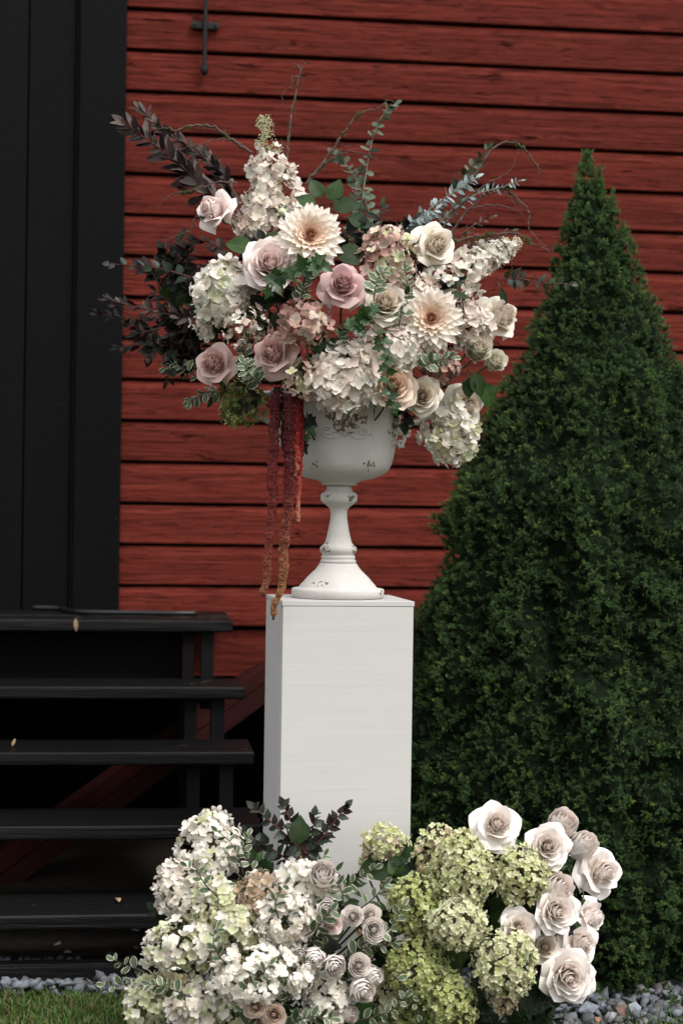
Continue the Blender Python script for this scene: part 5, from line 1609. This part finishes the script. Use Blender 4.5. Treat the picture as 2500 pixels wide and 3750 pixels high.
BR('variegated_sprig', 'foliage', 'shaded variegated twig between the mauve roses', [(570, 840), (560, 800), (580, 770), (590, 760)], dU(570, 800, -0.015), 'pitto', [LM['pittod']], 30, 14, m_stemd, spread=60, face=.9, flat=.7)
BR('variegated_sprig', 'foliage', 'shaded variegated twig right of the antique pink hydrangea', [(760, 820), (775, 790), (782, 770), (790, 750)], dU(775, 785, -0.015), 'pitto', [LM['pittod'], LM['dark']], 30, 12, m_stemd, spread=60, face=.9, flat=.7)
BR('green_twig', 'twig', 'twig with small reddish new leaves right of the silver eucalyptus', [(1050, 560), (1075, 525), (1100, 512), (1130, 498)], 4.04, 'lance', [LM['nine'], LM['plumb']], 22, 10, m_stemr, spread=55, flat=.8)
BR('green_twig', 'twig', 'wispy leafy twig between the cream rose and the white plume tip', [(1050, 600), (1070, 570), (1110, 555), (1175, 530)], 4.05, 'narrow', [LM['nine'], LM['green']], 26, 14, m_stemd, spread=55, flat=.8)

# --- hidden filler greenery inside the arrangement
def filler(n, box, dfun, off, mats, size, label, group, kinds=('ovate', 'lance', 'nine')):
    r = random.Random(91 + n)
    for i in range(n):
        x = r.uniform(box[0], box[2]); y = r.uniform(box[1], box[3])
        cx, cy = (box[0] + box[2]) / 2, (box[1] + box[3]) / 2
        if ((x - cx) / (box[2] - cx)) ** 2 + ((y - cy) / (box[3] - cy)) ** 2 > 1: continue
        a = math.atan2(y - cy, x - cx) + r.uniform(-.6, .6)
        pts = [(x, y), (x + 30 * math.cos(a), y + 30 * math.sin(a)), (x + 62 * math.cos(a), y + 62 * math.sin(a))]
        branch('filler_foliage', 'foliage', label, pts, dfun(x, y) + off + r.uniform(-.01, .03), r.choice(kinds), mats, size, 9, m_stemd, spread=65, flat=1.2, group=group, rnd=r)
filler(40, (350, 600, 480, 820), lambda x, y: 4.07, .0, [LM['deep'], LM['plum'], LM['plum']], 40, 'blackish filler leaves left of the white mophead', 'blackish filler sprigs at the left of the urn flowers', kinds=('lance', 'nine', 'narrow'))
filler(64, (440, 520, 1110, 935), dU, .055, [LM['deep'], LM['dark'], LM['deep']], 44, 'dark shaded filler leaves deep among the flowers in the urn', 'dark filler sprigs inside the urn arrangement')

# --- amaranthus
amaranth('longest dark red hanging tassel, left of the urn', [(633, 905), (628, 1000), (627, 1100), (624, 1180), (617, 1260), (612, 1320), (604, 1368)], 3.90, 21, 'red')
amaranth('longest hanging tassel fading to gold over the corner of the pedestal', [(662, 905), (665, 1000), (664, 1100), (660, 1180), (653, 1240), (651, 1310), (643, 1360), (632, 1392), (627, 1424)], 3.885, 20, 'gold')
amaranth('short scarlet tassel with pale tip in front of the urn', [(681, 905), (680, 980), (679, 1050), (675, 1098)], 3.895, 18, 'scar')
amaranth('thin scarlet tassel hanging just beside the bowl of the urn', [(690, 905), (690, 1000), (686, 1100), (683, 1160), (684, 1204)], 3.91, 12, 'scar')
amaranth('short dark tassel mostly hidden behind the longer ones', [(672, 880), (660, 950), (655, 1010), (656, 1050)], 3.93, 18, 'dark')
amaranth('small dark tassel hanging left under the olive hydrangea', [(640, 890), (637, 940), (634, 985)], 3.93, 22, 'dark')

# ================================================================== lower left arrangement
def dL(x, y, off=0.0):
    q = 1 - ((x - 600) / 350) ** 2 - ((y - 2230) / 370) ** 2
    return 3.87 - 0.24 * math.sqrt(max(0.0, q)) + off
LR = D(600, 2345, 3.86)
def HL(*a, **k): return hydrangea(*a, root=LR, rough=.26, gap=-.36, **k)
Wm = [('white', 6), ('warm', 2), ('greenw', .7)]
Wg = [('white', 3), ('greenw', 3), ('paleg', 1.5)]
HL((500, 2010), (472, 1862), 131, dL(480, 1935, .0), 132, 24, Wm, 'white hydrangea cone standing highest at the left of the ground flowers', 'dome', buds='t', nb=90, jit=.45)
HL((430, 2110), (400, 1975), 114, dL(400, 2045, .0), 110, 22, [('white', 4), ('warm', 4)], 'white hydrangea at the upper left with crowded narrow florets', 'ball', buds='t', nb=160, jit=.5)
HL((500, 2160), (500, 2010), 106, dL(500, 2085, .0), 88, 25, Wg, 'cream and green white hydrangea left of the tan one', 'ball', buds='t', nb=200, jit=.45)
HL((604, 2110), (597, 1995), 100, dL(600, 2052, .0), 79, 23, [('tan', 6), ('warm', 1)], 'faded tan hydrangea in the middle of the left ground flowers', 'dome', buds='t', nb=160, jit=.5)
HL((690, 2085), (680, 1975), 93, dL(685, 2030, .0), 61, 26, [('white', 8), ('warm', 1)], 'bright white hydrangea in front of the pedestal beside the blush bud rose', 'ball', buds='t', nb=220, jit=.4)
HL((655, 2165), (655, 2040), 127, dL(662, 2100, -.02), 110, 25, [('white', 7), ('warm', 2), ('blushw', .6)], 'large white hydrangea with rusty flecks below the pedestal corner', 'ball', buds='t', nb=140, jit=.4)
HL((430, 2215), (400, 2105), 176, dL(400, 2165, -.01), 132, 25, [('white', 4), ('warm', 2), ('greenw', 3)], 'wide white and green hydrangea at the left of the ground flowers', 'ball', buds='g', nb=180, jit=.45)
HL((425, 2265), (400, 2200), 135, dL(400, 2240, .02), 61, 23, [('greenw', 3), ('paleg', 3), ('tan', 1)], 'shaded greenish hydrangea under the wide left one', 'ball', buds='o', nb=140, jit=.55)
HL((545, 2180), (545, 2075), 98, dL(545, 2130, -.01), 72, 24, Wg, 'white hydrangea above the big central one', 'ball', jit=.45, buds='g', nb=70)
HL((595, 2300), (590, 2165), 212, dL(595, 2235, -.03), 192, 26, [('white', 9), ('warm', 2)], 'biggest pure white hydrangea at the centre of the left ground flowers', 'ball', buds='t', nb=200, jit=.4)
HL((345, 2362), (335, 2240), 106, dL(345, 2305, -.01), 83, 25, Wg, 'cream green hydrangea at the lowest left on the grass', 'ball', jit=.45, buds='g', nb=80)
HL((450, 2370), (445, 2250), 124, dL(455, 2310, -.01), 92, 25, [('white', 3), ('warm', 3), ('greenw', 2)], 'cream hydrangea at the bottom edge below the big white one', 'ball', buds='t', nb=100, jit=.5)
HL((535, 2375), (540, 2270), 90, dL(535, 2330, .0), 57, 23, Wg, 'pale hydrangea at the bottom edge left of the small sand roses', 'ball', jit=.5)
HL((755, 2355), (742, 2232), 98, dL(745, 2295, -.03), 83, 24, [('white', 9), ('warm', 1)], 'snow white hydrangea at the bottom right of the left ground flowers', 'dome', buds='t', nb=90, jit=.4)
HL((900, 2365), (868, 2240), 82, dL(870, 2300, .02), 70, 19, [('paleg', 5), ('lime', 1), ('tan', 1)], 'pale cream green hydrangea at the bottom between both flower groups', 'ball', buds='g', nb=90, jit=.5)
HL((872, 2180), (868, 2110), 80, 3.80, 39, 19, [('paleg', 4), ('tan', 2)], 'small shaded cream hydrangea below the three spray roses', 'ball', jit=.5)

RL = [
 (741, 2016, 62, .05, .45, 'cup', 'r_pure', 'blush bud rose against the white pedestal, highest of the small roses', .0),
 (762, 2040, 40, .35, .1, 'cup', 'r_pure', 'small bud rose half hidden behind leaves right of the blush bud rose', .02),
 (748, 2088, 46, .1, .2, 'cup', 'r_pure', 'blush spray rose behind the notched variegated leaves', .0),
 (757, 2120, 44, .3, .1, 'spray', 'r_blush', 'pink tinged spray rose just above the big round dark leaf', -.01),
 (811, 2106, 46, -.1, .35, 'spray', 'r_pure', 'left one of the three white spray roses before the pedestal', -.01),
 (850, 2102, 42, .1, .35, 'spray', 'r_pure', 'rear right one of the three white spray roses before the pedestal', .01),
 (857, 2135, 54, .1, .2, 'spray', 'r_pure', 'front one of the three white spray roses before the pedestal', -.02),
 (705, 2222, 34, .25, .1, 'cup', 'r_pure', 'closed ivory coloured rosebud left of two others', .0),
 (722, 2192, 44, .1, -.1, 'cup', 'r_pure', 'cream rosebud under the big round dark leaf', .01),
 (765, 2214, 50, .15, .1, 'cup', 'r_pure', 'cream spray rose with a peach middle below the dark round leaf', -.01),
 (823, 2218, 50, .1, .3, 'spray', 'r_pure', 'white spray rose at the top of the right hand cluster', .0),
 (850, 2238, 42, .4, .0, 'cup', 'r_pure', 'ivory spray rose at the right of the low cluster', .01),
 (826, 2270, 56, .25, .1, 'cup', 'r_pure', 'pale spray rose above the large dark green leaf', -.02),
 (587, 2312, 46, -.1, .2, 'spray', 'r_sand', 'sand coloured rose with mauve heart at the bottom, left of two', -.03),
 (629, 2330, 52, .0, .2, 'spray', 'r_sand', 'sand coloured rose with mauve heart at the bottom, right of two', -.03),
 (605, 2350, 40, .0, -.1, 'spray', 'r_sand', 'sand coloured rose cut by the bottom edge between the other two', -.02),
 (692, 2195, 40, .0, .2, 'cup', 'r_pure', 'shaded cream rose right of the big white hydrangea', .03),
 (790, 2325, 44, .5, .1, 'cup', 'r_white', 'blush rose peeping out right of the snow white hydrangea', .01),
]
for i, (x, y, dm, fx, fz, kd, cl, lb, of) in enumerate(RL):
    dd = min(dL(x, y, of - .055), 3.81)
    rose(x, y, dd, dm, fx, fz, kd, cl, lb, root=LR, name='spray_rose')

# dark ninebark in front of the pedestal
NB = lambda lb, pts, n, sz, d=3.84: BR('ninebark_branch', 'branch', lb, pts, d, 'nine', [LM['nine'], LM['nine'], LM['plum']], sz, n, m_stemr, spread=58, flat=.7, taper=.35, r0=.0024)
NB('tallest ninebark branch ending furthest left against the dark steps', [(700, 1965), (670, 1930), (625, 1890), (583, 1855)], 16, 36)
NB('ninebark branch with upright tip on the pedestal edge', [(700, 1960), (685, 1920), (665, 1880), (650, 1848)], 14, 34)
NB('ninebark branch with one large glossy leaf on the white pedestal', [(698, 1970), (705, 1930), (720, 1895), (722, 1872)], 12, 36)
NB('ninebark branch pointing furthest right on the white pedestal', [(700, 1965), (735, 1930), (765, 1890), (795, 1852)], 15, 34)
NB('low ninebark branch spreading left beside the upper white hydrangea', [(680, 1990), (640, 1960), (600, 1935), (565, 1915)], 14, 38)
NB('short bushy ninebark branch at the foot of the pedestal', [(690, 1990), (700, 1965), (720, 1945), (745, 1925)], 12, 36)
NB('small ninebark tip before the pedestal right of the bud rose', [(800, 2040), (812, 2022), (830, 2008), (850, 2000)], 8, 26)
leafthing(684, 1938, 3.80, 88, 64, 'ovate', 'dark', 'largest glossy ninebark leaf standing upright on the pedestal', var=0)

PT_ = [LM['pitto'], LM['pitto'], LM['pittod']]
VS = lambda lb, pts, n, sz, d=None, **k: BR('variegated_sprig', 'foliage', lb, pts, d if d else min(3.84, dL(pts[1][0], pts[1][1], -.135)), 'pitto', k.pop('m', PT_), sz, int(n * .75), m_stemd, spread=62, flat=.7, face=.9, **k)
VS('variegated sprig lying on the highest left hydrangea', [(560, 2010), (545, 1960), (525, 1930), (500, 1910)], 9, 30, 3.64)
VS('variegated sprig between that hydrangea and the ninebark', [(590, 2030), (575, 1985), (560, 1955), (570, 1920)], 12, 30, 3.70)
VS('variegated sprig in front of the tan hydrangea top', [(560, 2070), (545, 2045), (560, 2020), (600, 2005)], 12, 30, 3.68)
VS('variegated sprig crossing the blush bud rose', [(790, 2085), (785, 2050), (775, 2030), (762, 2015)], 9, 34, 3.62)
VS('variegated sprig reaching up right over the white pedestal', [(770, 2070), (790, 2040), (820, 2020), (860, 1995)], 13, 34, 3.68)
VS('variegated sprig beside the upright white hydrangea', [(720, 2030), (722, 2005), (735, 1985), (745, 1965)], 9, 28, 3.70)
VS('variegated sprig with two bright leaves above the dark round leaf', [(700, 2150), (730, 2130), (745, 2110), (760, 2090)], 9, 36, 3.56)
VS('variegated sprig spreading right over the lime hydrangea', [(830, 2170), (870, 2150), (900, 2125), (925, 2080)], 14, 34, 3.62)
VS('variegated sprig above the three spray roses', [(830, 2085), (850, 2070), (870, 2050), (885, 2030)], 9, 32, 3.70)
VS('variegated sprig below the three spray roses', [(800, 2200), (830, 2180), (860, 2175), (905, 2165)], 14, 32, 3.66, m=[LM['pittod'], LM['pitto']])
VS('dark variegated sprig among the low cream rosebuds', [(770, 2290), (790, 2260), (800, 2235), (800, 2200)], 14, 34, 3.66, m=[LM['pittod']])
VS('round rosette of variegated leaves at the bottom middle', [(672, 2300), (662, 2285), (655, 2272), (650, 2262)], 13, 38, 3.55)
VS('variegated leaves at the very bottom edge below the rosette', [(640, 2362), (680, 2345), (720, 2335), (760, 2340)], 15, 36, 3.55)
VS('variegated sprig at the bottom edge between the sand roses', [(560, 2365), (580, 2345), (600, 2335), (560, 2320)], 10, 34, 3.57)
VS('variegated sprig pointing furthest left over the grass', [(370, 2260), (320, 2250), (285, 2262), (240, 2262)], 11, 32, 3.70)
VS('variegated sprig with pale undersides furthest left above the gravel', [(350, 2240), (310, 2225), (285, 2215), (262, 2205)], 8, 32, 3.72)
VS('variegated sprig crossing the lowest left hydrangea', [(440, 2290), (400, 2275), (370, 2265), (345, 2260)], 12, 34, 3.58)
VS('variegated sprig at the bottom right of the left group', [(820, 2345), (860, 2335), (900, 2320), (930, 2290)], 12, 34, 3.60)
VS('variegated sprig hanging between the lime hydrangeas at the bottom', [(900, 2240), (925, 2260), (945, 2290), (960, 2330)], 10, 30, 3.62)
VS('dark variegated sprig under the white hydrangea with rusty flecks', [(700, 2180), (720, 2160), (735, 2150), (760, 2150)], 10, 34, 3.62, m=[LM['pittod']])
VS('variegated sprig over the seam of the two upper left hydrangeas', [(500, 2060), (470, 2030), (455, 2005), (430, 1990)], 9, 30, 3.60)
VS('variegated sprig lying across the big white hydrangea from below', [(560, 2290), (575, 2262), (600, 2240), (620, 2215)], 9, 32, 3.51)
VS('variegated sprig between the green white and the big white hydrangea', [(520, 2215), (500, 2190), (490, 2160), (500, 2130)], 9, 30, 3.56)
VS('variegated sprig right of the tan hydrangea', [(640, 2110), (632, 2080), (640, 2055), (655, 2030)], 9, 30, 3.58)
VS('variegated sprig left of the snow white hydrangea', [(690, 2290), (700, 2262), (705, 2240), (700, 2215)], 10, 32, 3.57)
leafthing(705, 2168, 3.66, 5, 80, 'ovate', 'deep', 'big round blackish leaf under the spray roses', up=1.0, var=0)
leafthing(835, 2295, 3.68, -88, 95, 'ovate', 'hyd', 'large dark green ribbed leaf at the bottom middle', var=0)
leafthing(590, 2160, 3.70, 215, 60, 'ovate', 'hyd', 'dark green leaf left above the big white hydrangea', var=1)
leafthing(575, 2215, 3.72, 120, 55, 'ovate', 'hyd', 'dark green leaf lower left of the big white hydrangea', var=2)
leafthing(480, 2165, 3.72, -60, 60, 'ovate', 'hyd', 'dark green leaf below the cream and green white hydrangea', var=0)
leafthing(480, 2220, 3.72, 200, 60, 'ovate', 'hyd', 'dark green leaf under the wide white and green hydrangea', var=1)
leafthing(665, 2205, 3.72, -70, 62, 'ovate', 'hyd', 'dark green leaf between the two largest white hydrangeas', var=2)
leafthing(665, 2130, 3.75, 180, 60, 'ovate', 'hyd', 'dark green leaf left of the white hydrangea with rusty flecks', var=0)
leafthing(405, 2030, 3.78, 110, 30, 'ovate', 'green', 'small green leaf on top of the crowded white hydrangea', var=1)
filler(60, (385, 2000, 890, 2400), lambda x, y: min(3.84, dL(x, y)), .05, [LM['dark'], LM['deep'], LM['hyd']], 44, 'dark filler leaves between the white hydrangeas on the ground', 'dark filler sprigs inside the left ground flowers', kinds=('ovate', 'lance'))

# ================================================================== lower right arrangement
def dG(x, y, off=0.0):
    q = 1 - ((x - 1090) / 300) ** 2 - ((y - 2160) / 320) ** 2
    return 3.87 - 0.20 * math.sqrt(max(0.0, q)) + off
GR = D(1060, 2350, 3.86)
def HG(*a, **k): return hydrangea(*a, root=GR, rough=.18, gap=-.55, **k)
Lm = [('lime', 5), ('paleg', 2), ('lime2', 1)]
Lb = [('lime2', 5), ('lime', 2)]
Lp = [('paleg', 5), ('lime', 2), ('greenw', 1)]
HG((880, 1972), (890, 1892), 108, 3.84, 100, 15.0, [('lime', 3), ('paleg', 3), ('tan', 1)], 'flat lime hydrangea standing apart before the pedestal', 'dome', jit=.5, leaf=2)
HG((845, 2010), (850, 1945), 40, 3.86, 37, 13.2, [('lime', 3), ('tan', 2)], 'small side cluster of lime florets against the pedestal', 'ball', jit=.5)
HG((1000, 2040), (1010, 1892), 118, dG(1005, 1960, .04), 150, 15.0, [('paleg', 4), ('tan', 2), ('lime', 2)], 'tan tinged lime hydrangea tallest at the right of the pedestal', 'dome', jit=.5, buds='t', nb=60)
HG((1068, 2095), (1060, 1905), 134, dG(1065, 2000, .0), 287, 15.0, [('lime', 5), ('paleg', 4)], 'largest lime green hydrangea cone in the right ground flowers', 'dome', jit=.4)
HG((1195, 2070), (1192, 1940), 136, dG(1195, 2000, .02), 187, 15.0, [('paleg', 4), ('lime', 3)], 'lime hydrangea between the big cone and the white roses', 'dome', jit=.45, buds='t', nb=50)
HG((965, 2150), (950, 2005), 134, dG(955, 2080, .01), 225, 13.2, Lb, 'bright green hydrangea left of the big lime cone', 'ball', jit=.45, buds='g', nb=200)
HG((905, 2075), (925, 2020), 80, 3.84, 75, 13.2, Lm, 'lime hydrangea lobe touching the pedestal edge', 'ball', jit=.5)
HG((1055, 2180), (1050, 2058), 126, dG(1055, 2118, -.02), 187, 15.0, [('paleg', 5), ('greenw', 2), ('lime', 1)], 'paler cream lime hydrangea below the big cone', 'ball', jit=.45, buds='w', nb=260)
HG((1165, 2285), (1155, 2130), 146, dG(1160, 2205, -.02), 237, 15.8, Lp, 'pale lime hydrangea beside the lowest white rose', 'ball', jit=.4)
HG((1160, 2330), (1150, 2255), 70, dG(1155, 2300, .0), 50, 15.0, [('tan', 4), ('paleg', 3)], 'faded tail of cream florets under the pale lime hydrangea', 'ball', jit=.5)
HG((965, 2300), (950, 2145), 140, dG(955, 2225, -.01), 262, 14.1, Lb, 'round bright green hydrangea low in the middle', 'ball', jit=.4)
HG((1035, 2375), (1032, 2232), 118, dG(1030, 2300, -.02), 200, 14.1, Lb, 'bright green hydrangea cut by the bottom edge', 'ball', jit=.4)
HG((935, 2385), (930, 2290), 90, dG(930, 2340, -.01), 100, 14.1, Lb, 'small bright green hydrangea in the bottom middle corner', 'ball', jit=.45)

RG = [
 (1140, 1895, 106, .10, .45, 'reflex', 'r_white', 'shell white rose standing highest above the lime hydrangeas', .0),
 (1282, 1905, 66, .2, .6, 'cup', 'r_white', 'white rose seen from behind at the top of the right cluster', .04),
 (1255, 1945, 96, .05, .28, 'open', 'r_white', 'white rose in front of the one seen from behind', .0),
 (1324, 1952, 60, .45, .55, 'cup', 'r_white', 'small side-on white rose between two larger ones', .02),
 (1380, 2003, 104, .48, .22, 'reflex', 'r_white', 'white rose furthest right above the gravel', .0),
 (1265, 2050, 70, .35, .45, 'cup', 'r_white', 'white rose beside the lime hydrangea at half height', .02),
 (1272, 2092, 94, .25, .20, 'open', 'r_white', 'white rose in the middle of the right cluster', -.01),
 (1354, 2105, 84, .75, .05, 'reflex', 'r_white', 'white rose turned sideways at the right edge', .01),
 (1188, 2132, 84, .10, .30, 'open', 'r_white', 'blush rose behind the pale lime hydrangea', .02),
 (1332, 2165, 96, .45, .15, 'reflex', 'r_white', 'white rose directly above the lowest rose', .0),
 (1252, 2175, 70, .1, .4, 'reflex', 'r_cream', 'shaded beige rose in the gap behind the lowest rose', .03),
 (1300, 2240, 112, .12, .05, 'open', 'r_white', 'lowest and largest shell white rose over the gravel', -.04),
]
for i, (x, y, dm, fx, fz, kd, cl, lb, of) in enumerate(RG):
    rose(x, y, dG(x, y, of), dm, fx, fz, kd, cl, lb, root=GR, seed=(i * 3 + 1) % 5)

leafthing(1150, 2050, 3.80, -95, 62, 'ovate', 'hyd', 'dark green leaf hanging between the big cone and the roses', var=0)
leafthing(1165, 2090, 3.78, -120, 60, 'ovate', 'hyd', 'dark green pointed leaf above the blush rose', var=1)
leafthing(1052, 2165, 3.70, -100, 72, 'ovate', 'hyd', 'broad dark green leaf below the paler cream lime hydrangea', var=2)
leafthing(1000, 2160, 3.78, -60, 70, 'ovate', 'hyd', 'dark green leaf behind the paler cream lime hydrangea', var=0)
leafthing(1095, 2110, 3.68, 20, 30, 'ovate', 'green', 'small green leaf lying on the paler cream lime hydrangea', var=1)
leafthing(938, 1935, 3.82, -120, 64, 'ovate', 'hyd', 'dark leaf under the flat lime hydrangea, upper right', var=1)
leafthing(900, 1990, 3.82, 210, 60, 'ovate', 'hyd', 'dark leaf pointing down left on the pedestal', var=2)
leafthing(870, 1960, 3.83, 230, 40, 'ovate', 'hyd', 'small dark leaf close under the flat lime hydrangea', var=0)
leafthing(1340, 2065, 3.80, -90, 42, 'ovate', 'green', 'green leaf on the stem of the rose furthest right', var=1)
leafthing(1225, 2140, 3.72, 60, 40, 'ovate', 'green', 'green sepal leaf beside the middle white rose', var=2)
twig('brown hydrangea stem rising in front of the pedestal to the flat lime head', [[(935, 2035), (905, 1985), (893, 1965), (885, 1950)]], 3.83, .003)
twig('reddish hydrangea stem crossing the pedestal edge', [[(962, 2035), (945, 2000), (930, 1970), (915, 1945)]], 3.84, .0028)
filler(46, (900, 1960, 1330, 2390), dG, .05, [LM['dark'], LM['hyd'], LM['deep']], 48, 'dark filler leaves between the lime hydrangeas on the ground', 'dark filler sprigs inside the right ground flowers', kinds=('ovate', 'lance'))

# crumpled dark leaves at the lower right
m_crumple, nt, b = newmat('crumpled_leaf')
nn = noise_t(nt, objcoords(nt, rand=False), 130.0, 3)
c = mixrgb(nt, maprange(nt, nn, .4, .6, 0, 1), (0.012, 0.028, 0.010), (0.03, 0.055, 0.018))
nt.links.new(c, b.inputs['Base Color']); b.inputs['Roughness'].default_value = 0.3
bump(nt, b, nn, 1.0, 0.006)
def crumple(pts, d, label, seed):
    """big puckered leaf: outline in D pixels, domed towards the camera"""
    cx = sum(p[0] for p in pts) / len(pts); cy = sum(p[1] for p in pts) / len(pts)
    o0 = D(cx, cy, d)
    verts = []; n = len(pts); Rn = 8
    for k in range(Rn + 1):
        f_ = k / Rn
        for (x, y) in pts:
            p = D(cx + (x - cx) * f_, cy + (y - cy) * f_, d) - o0
            h = 0.030 * (1 - f_ ** 2) + 0.012 * noise.noise(Vector((p.x * 35, p.z * 35, seed))) + .006 * noise.noise(Vector((p.x * 90, p.z * 90, seed)))
            verts.append((p.x, p.y - h, p.z))
    faces = [(j*n+i, j*n+(i+1) % n, (j+1)*n+(i+1) % n, (j+1)*n+i) for j in range(Rn) for i in range(n)]
    t = thing('crumpled_leaf', label, 'leaf', o0)
    ob('blade', mesh('blade', verts, faces, m_crumple, True), t)
    ob('petiole', MB().tube(spline([Vector((0, .0, 0)), Vector((-.01, .03, -.02)), Vector((-.02, .05, -.05))], 4), .002, 6).mesh('petiole', m_stemg, True), t)
crumple([(1170, 2262), (1200, 2240), (1235, 2235), (1262, 2250), (1278, 2285), (1275, 2330), (1255, 2375), (1215, 2390), (1180, 2370), (1155, 2330), (1150, 2290)], 3.80, 'large puckered blackish green leaf drooping under the lowest rose', 1)
crumple([(1262, 2262), (1290, 2248), (1318, 2268), (1328, 2292), (1308, 2308), (1282, 2305), (1264, 2290)], 3.84, 'smaller puckered leaf with yellowed rim beside the gravel', 2)
crumple([(1085, 2220), (1115, 2225), (1135, 2260), (1150, 2310), (1140, 2370), (1100, 2385), (1080, 2330), (1075, 2270)], 3.84, 'puckered dark leaf in the shade right of the bright green hydrangea', 3)

# weeds before the spruce
BR('weed', 'weed', 'small bright green weed sprouting from the gravel before the spruce', [(1378, 2312), (1380, 2290), (1376, 2272), (1372, 2262)], 4.0, 'round', LM['green'], 13, 8, m_stemg, opp=True, spread=60, r0=.001)
BR('weed', 'weed', 'low weed at the lower right corner against the spruce', [(1555, 2330), (1550, 2305), (1540, 2285), (1535, 2270)], 4.0, 'round', LM['green'], 15, 12, m_stemg, opp=True, spread=60, r0=.001)

# fallen leaves on the steps
def fallen(x, y, ti, off, ang, size, label, up=False):
    """lies on tread ti, off metres behind its nosing"""
    yf, z, xr = tops[ti]
    q = bl(x * K, y * K, fe[ti][2])
    loc = BARN_T @ Vector((q.x, yf + off, z + 0.004))
    t = mesh_leaf = leaf_mesh('fallen_leaf', 'lance', m_dry, int(ang) % 4, .6)
    M = Matrix.Rotation(R(-12), 3, 'X') @ Matrix.Rotation(R(ang), 3, 'Z')
    if up: M = basis(Vector((0.1, -.2, -1)) if up == 'hang' else Vector((.3, .1, 1)), Vector((0, -1, .2)))
    if up == 'hang': loc = BARN_T @ Vector((q.x, yf - 0.004, z + 0.003))
    o = ob('fallen_leaf', mesh_leaf, None, TRS(loc, M, size)); tag(o, label, 'leaf', 'dry leaves scattered on the black steps')
fallen(175, 1414, 0, .0, 0, .038, 'pale curled leaf hanging over the front edge of the top step', 'hang')
fallen(188, 1412, 0, .05, 80, .034, 'dry leaf on the top step, left of the hanging leaf pair')
fallen(240, 1413, 0, .04, 100, .028, 'dry leaf on the top step just right of the hanging leaf')
fallen(515, 1411, 0, .05, 70, .05, 'pale dry leaf at the right end of the top step')
fallen(440, 1411, 0, .06, 95, .045, 'dry leaf third from the right end of the top step')
fallen(475, 1412, 0, .05, 60, .035, 'dry leaf second from the right end of the top step')
fallen(385, 1413, 0, .05, 88, .032, 'orange brown leaf at the middle of the top step')
fallen(410, 1413, 0, .06, 110, .026, 'thin pale leaf sliver on the top step')
fallen(490, 1556, 1, .12, 80, .04, 'brown leaf on the second step near the upright')
fallen(455, 1568, 1, .05, 130, .022, 'tiny orange leaf on the second step')
fallen(25, 1705, 2, .10, 0, .022, 'whitish curled leaf standing at the left of the third step', 'stand')
fallen(435, 1706, 2, .10, 92, .04, 'flat brown leaf on the third step')
fallen(575, 1716, 2, .03, 60, .025, 'thin straw leaf at the right end of the third step')
fallen(268, 2065, 4, .16, 200, .038, 'curled tan leaf on the lowest step')
fallen(292, 2084, 4, .08, 20, .016, 'tiny pale petal on the lowest step near the tan leaf')
fallen(80, 2072, 4, .10, 40, .016, 'tiny pale petal at the left of the lowest step')
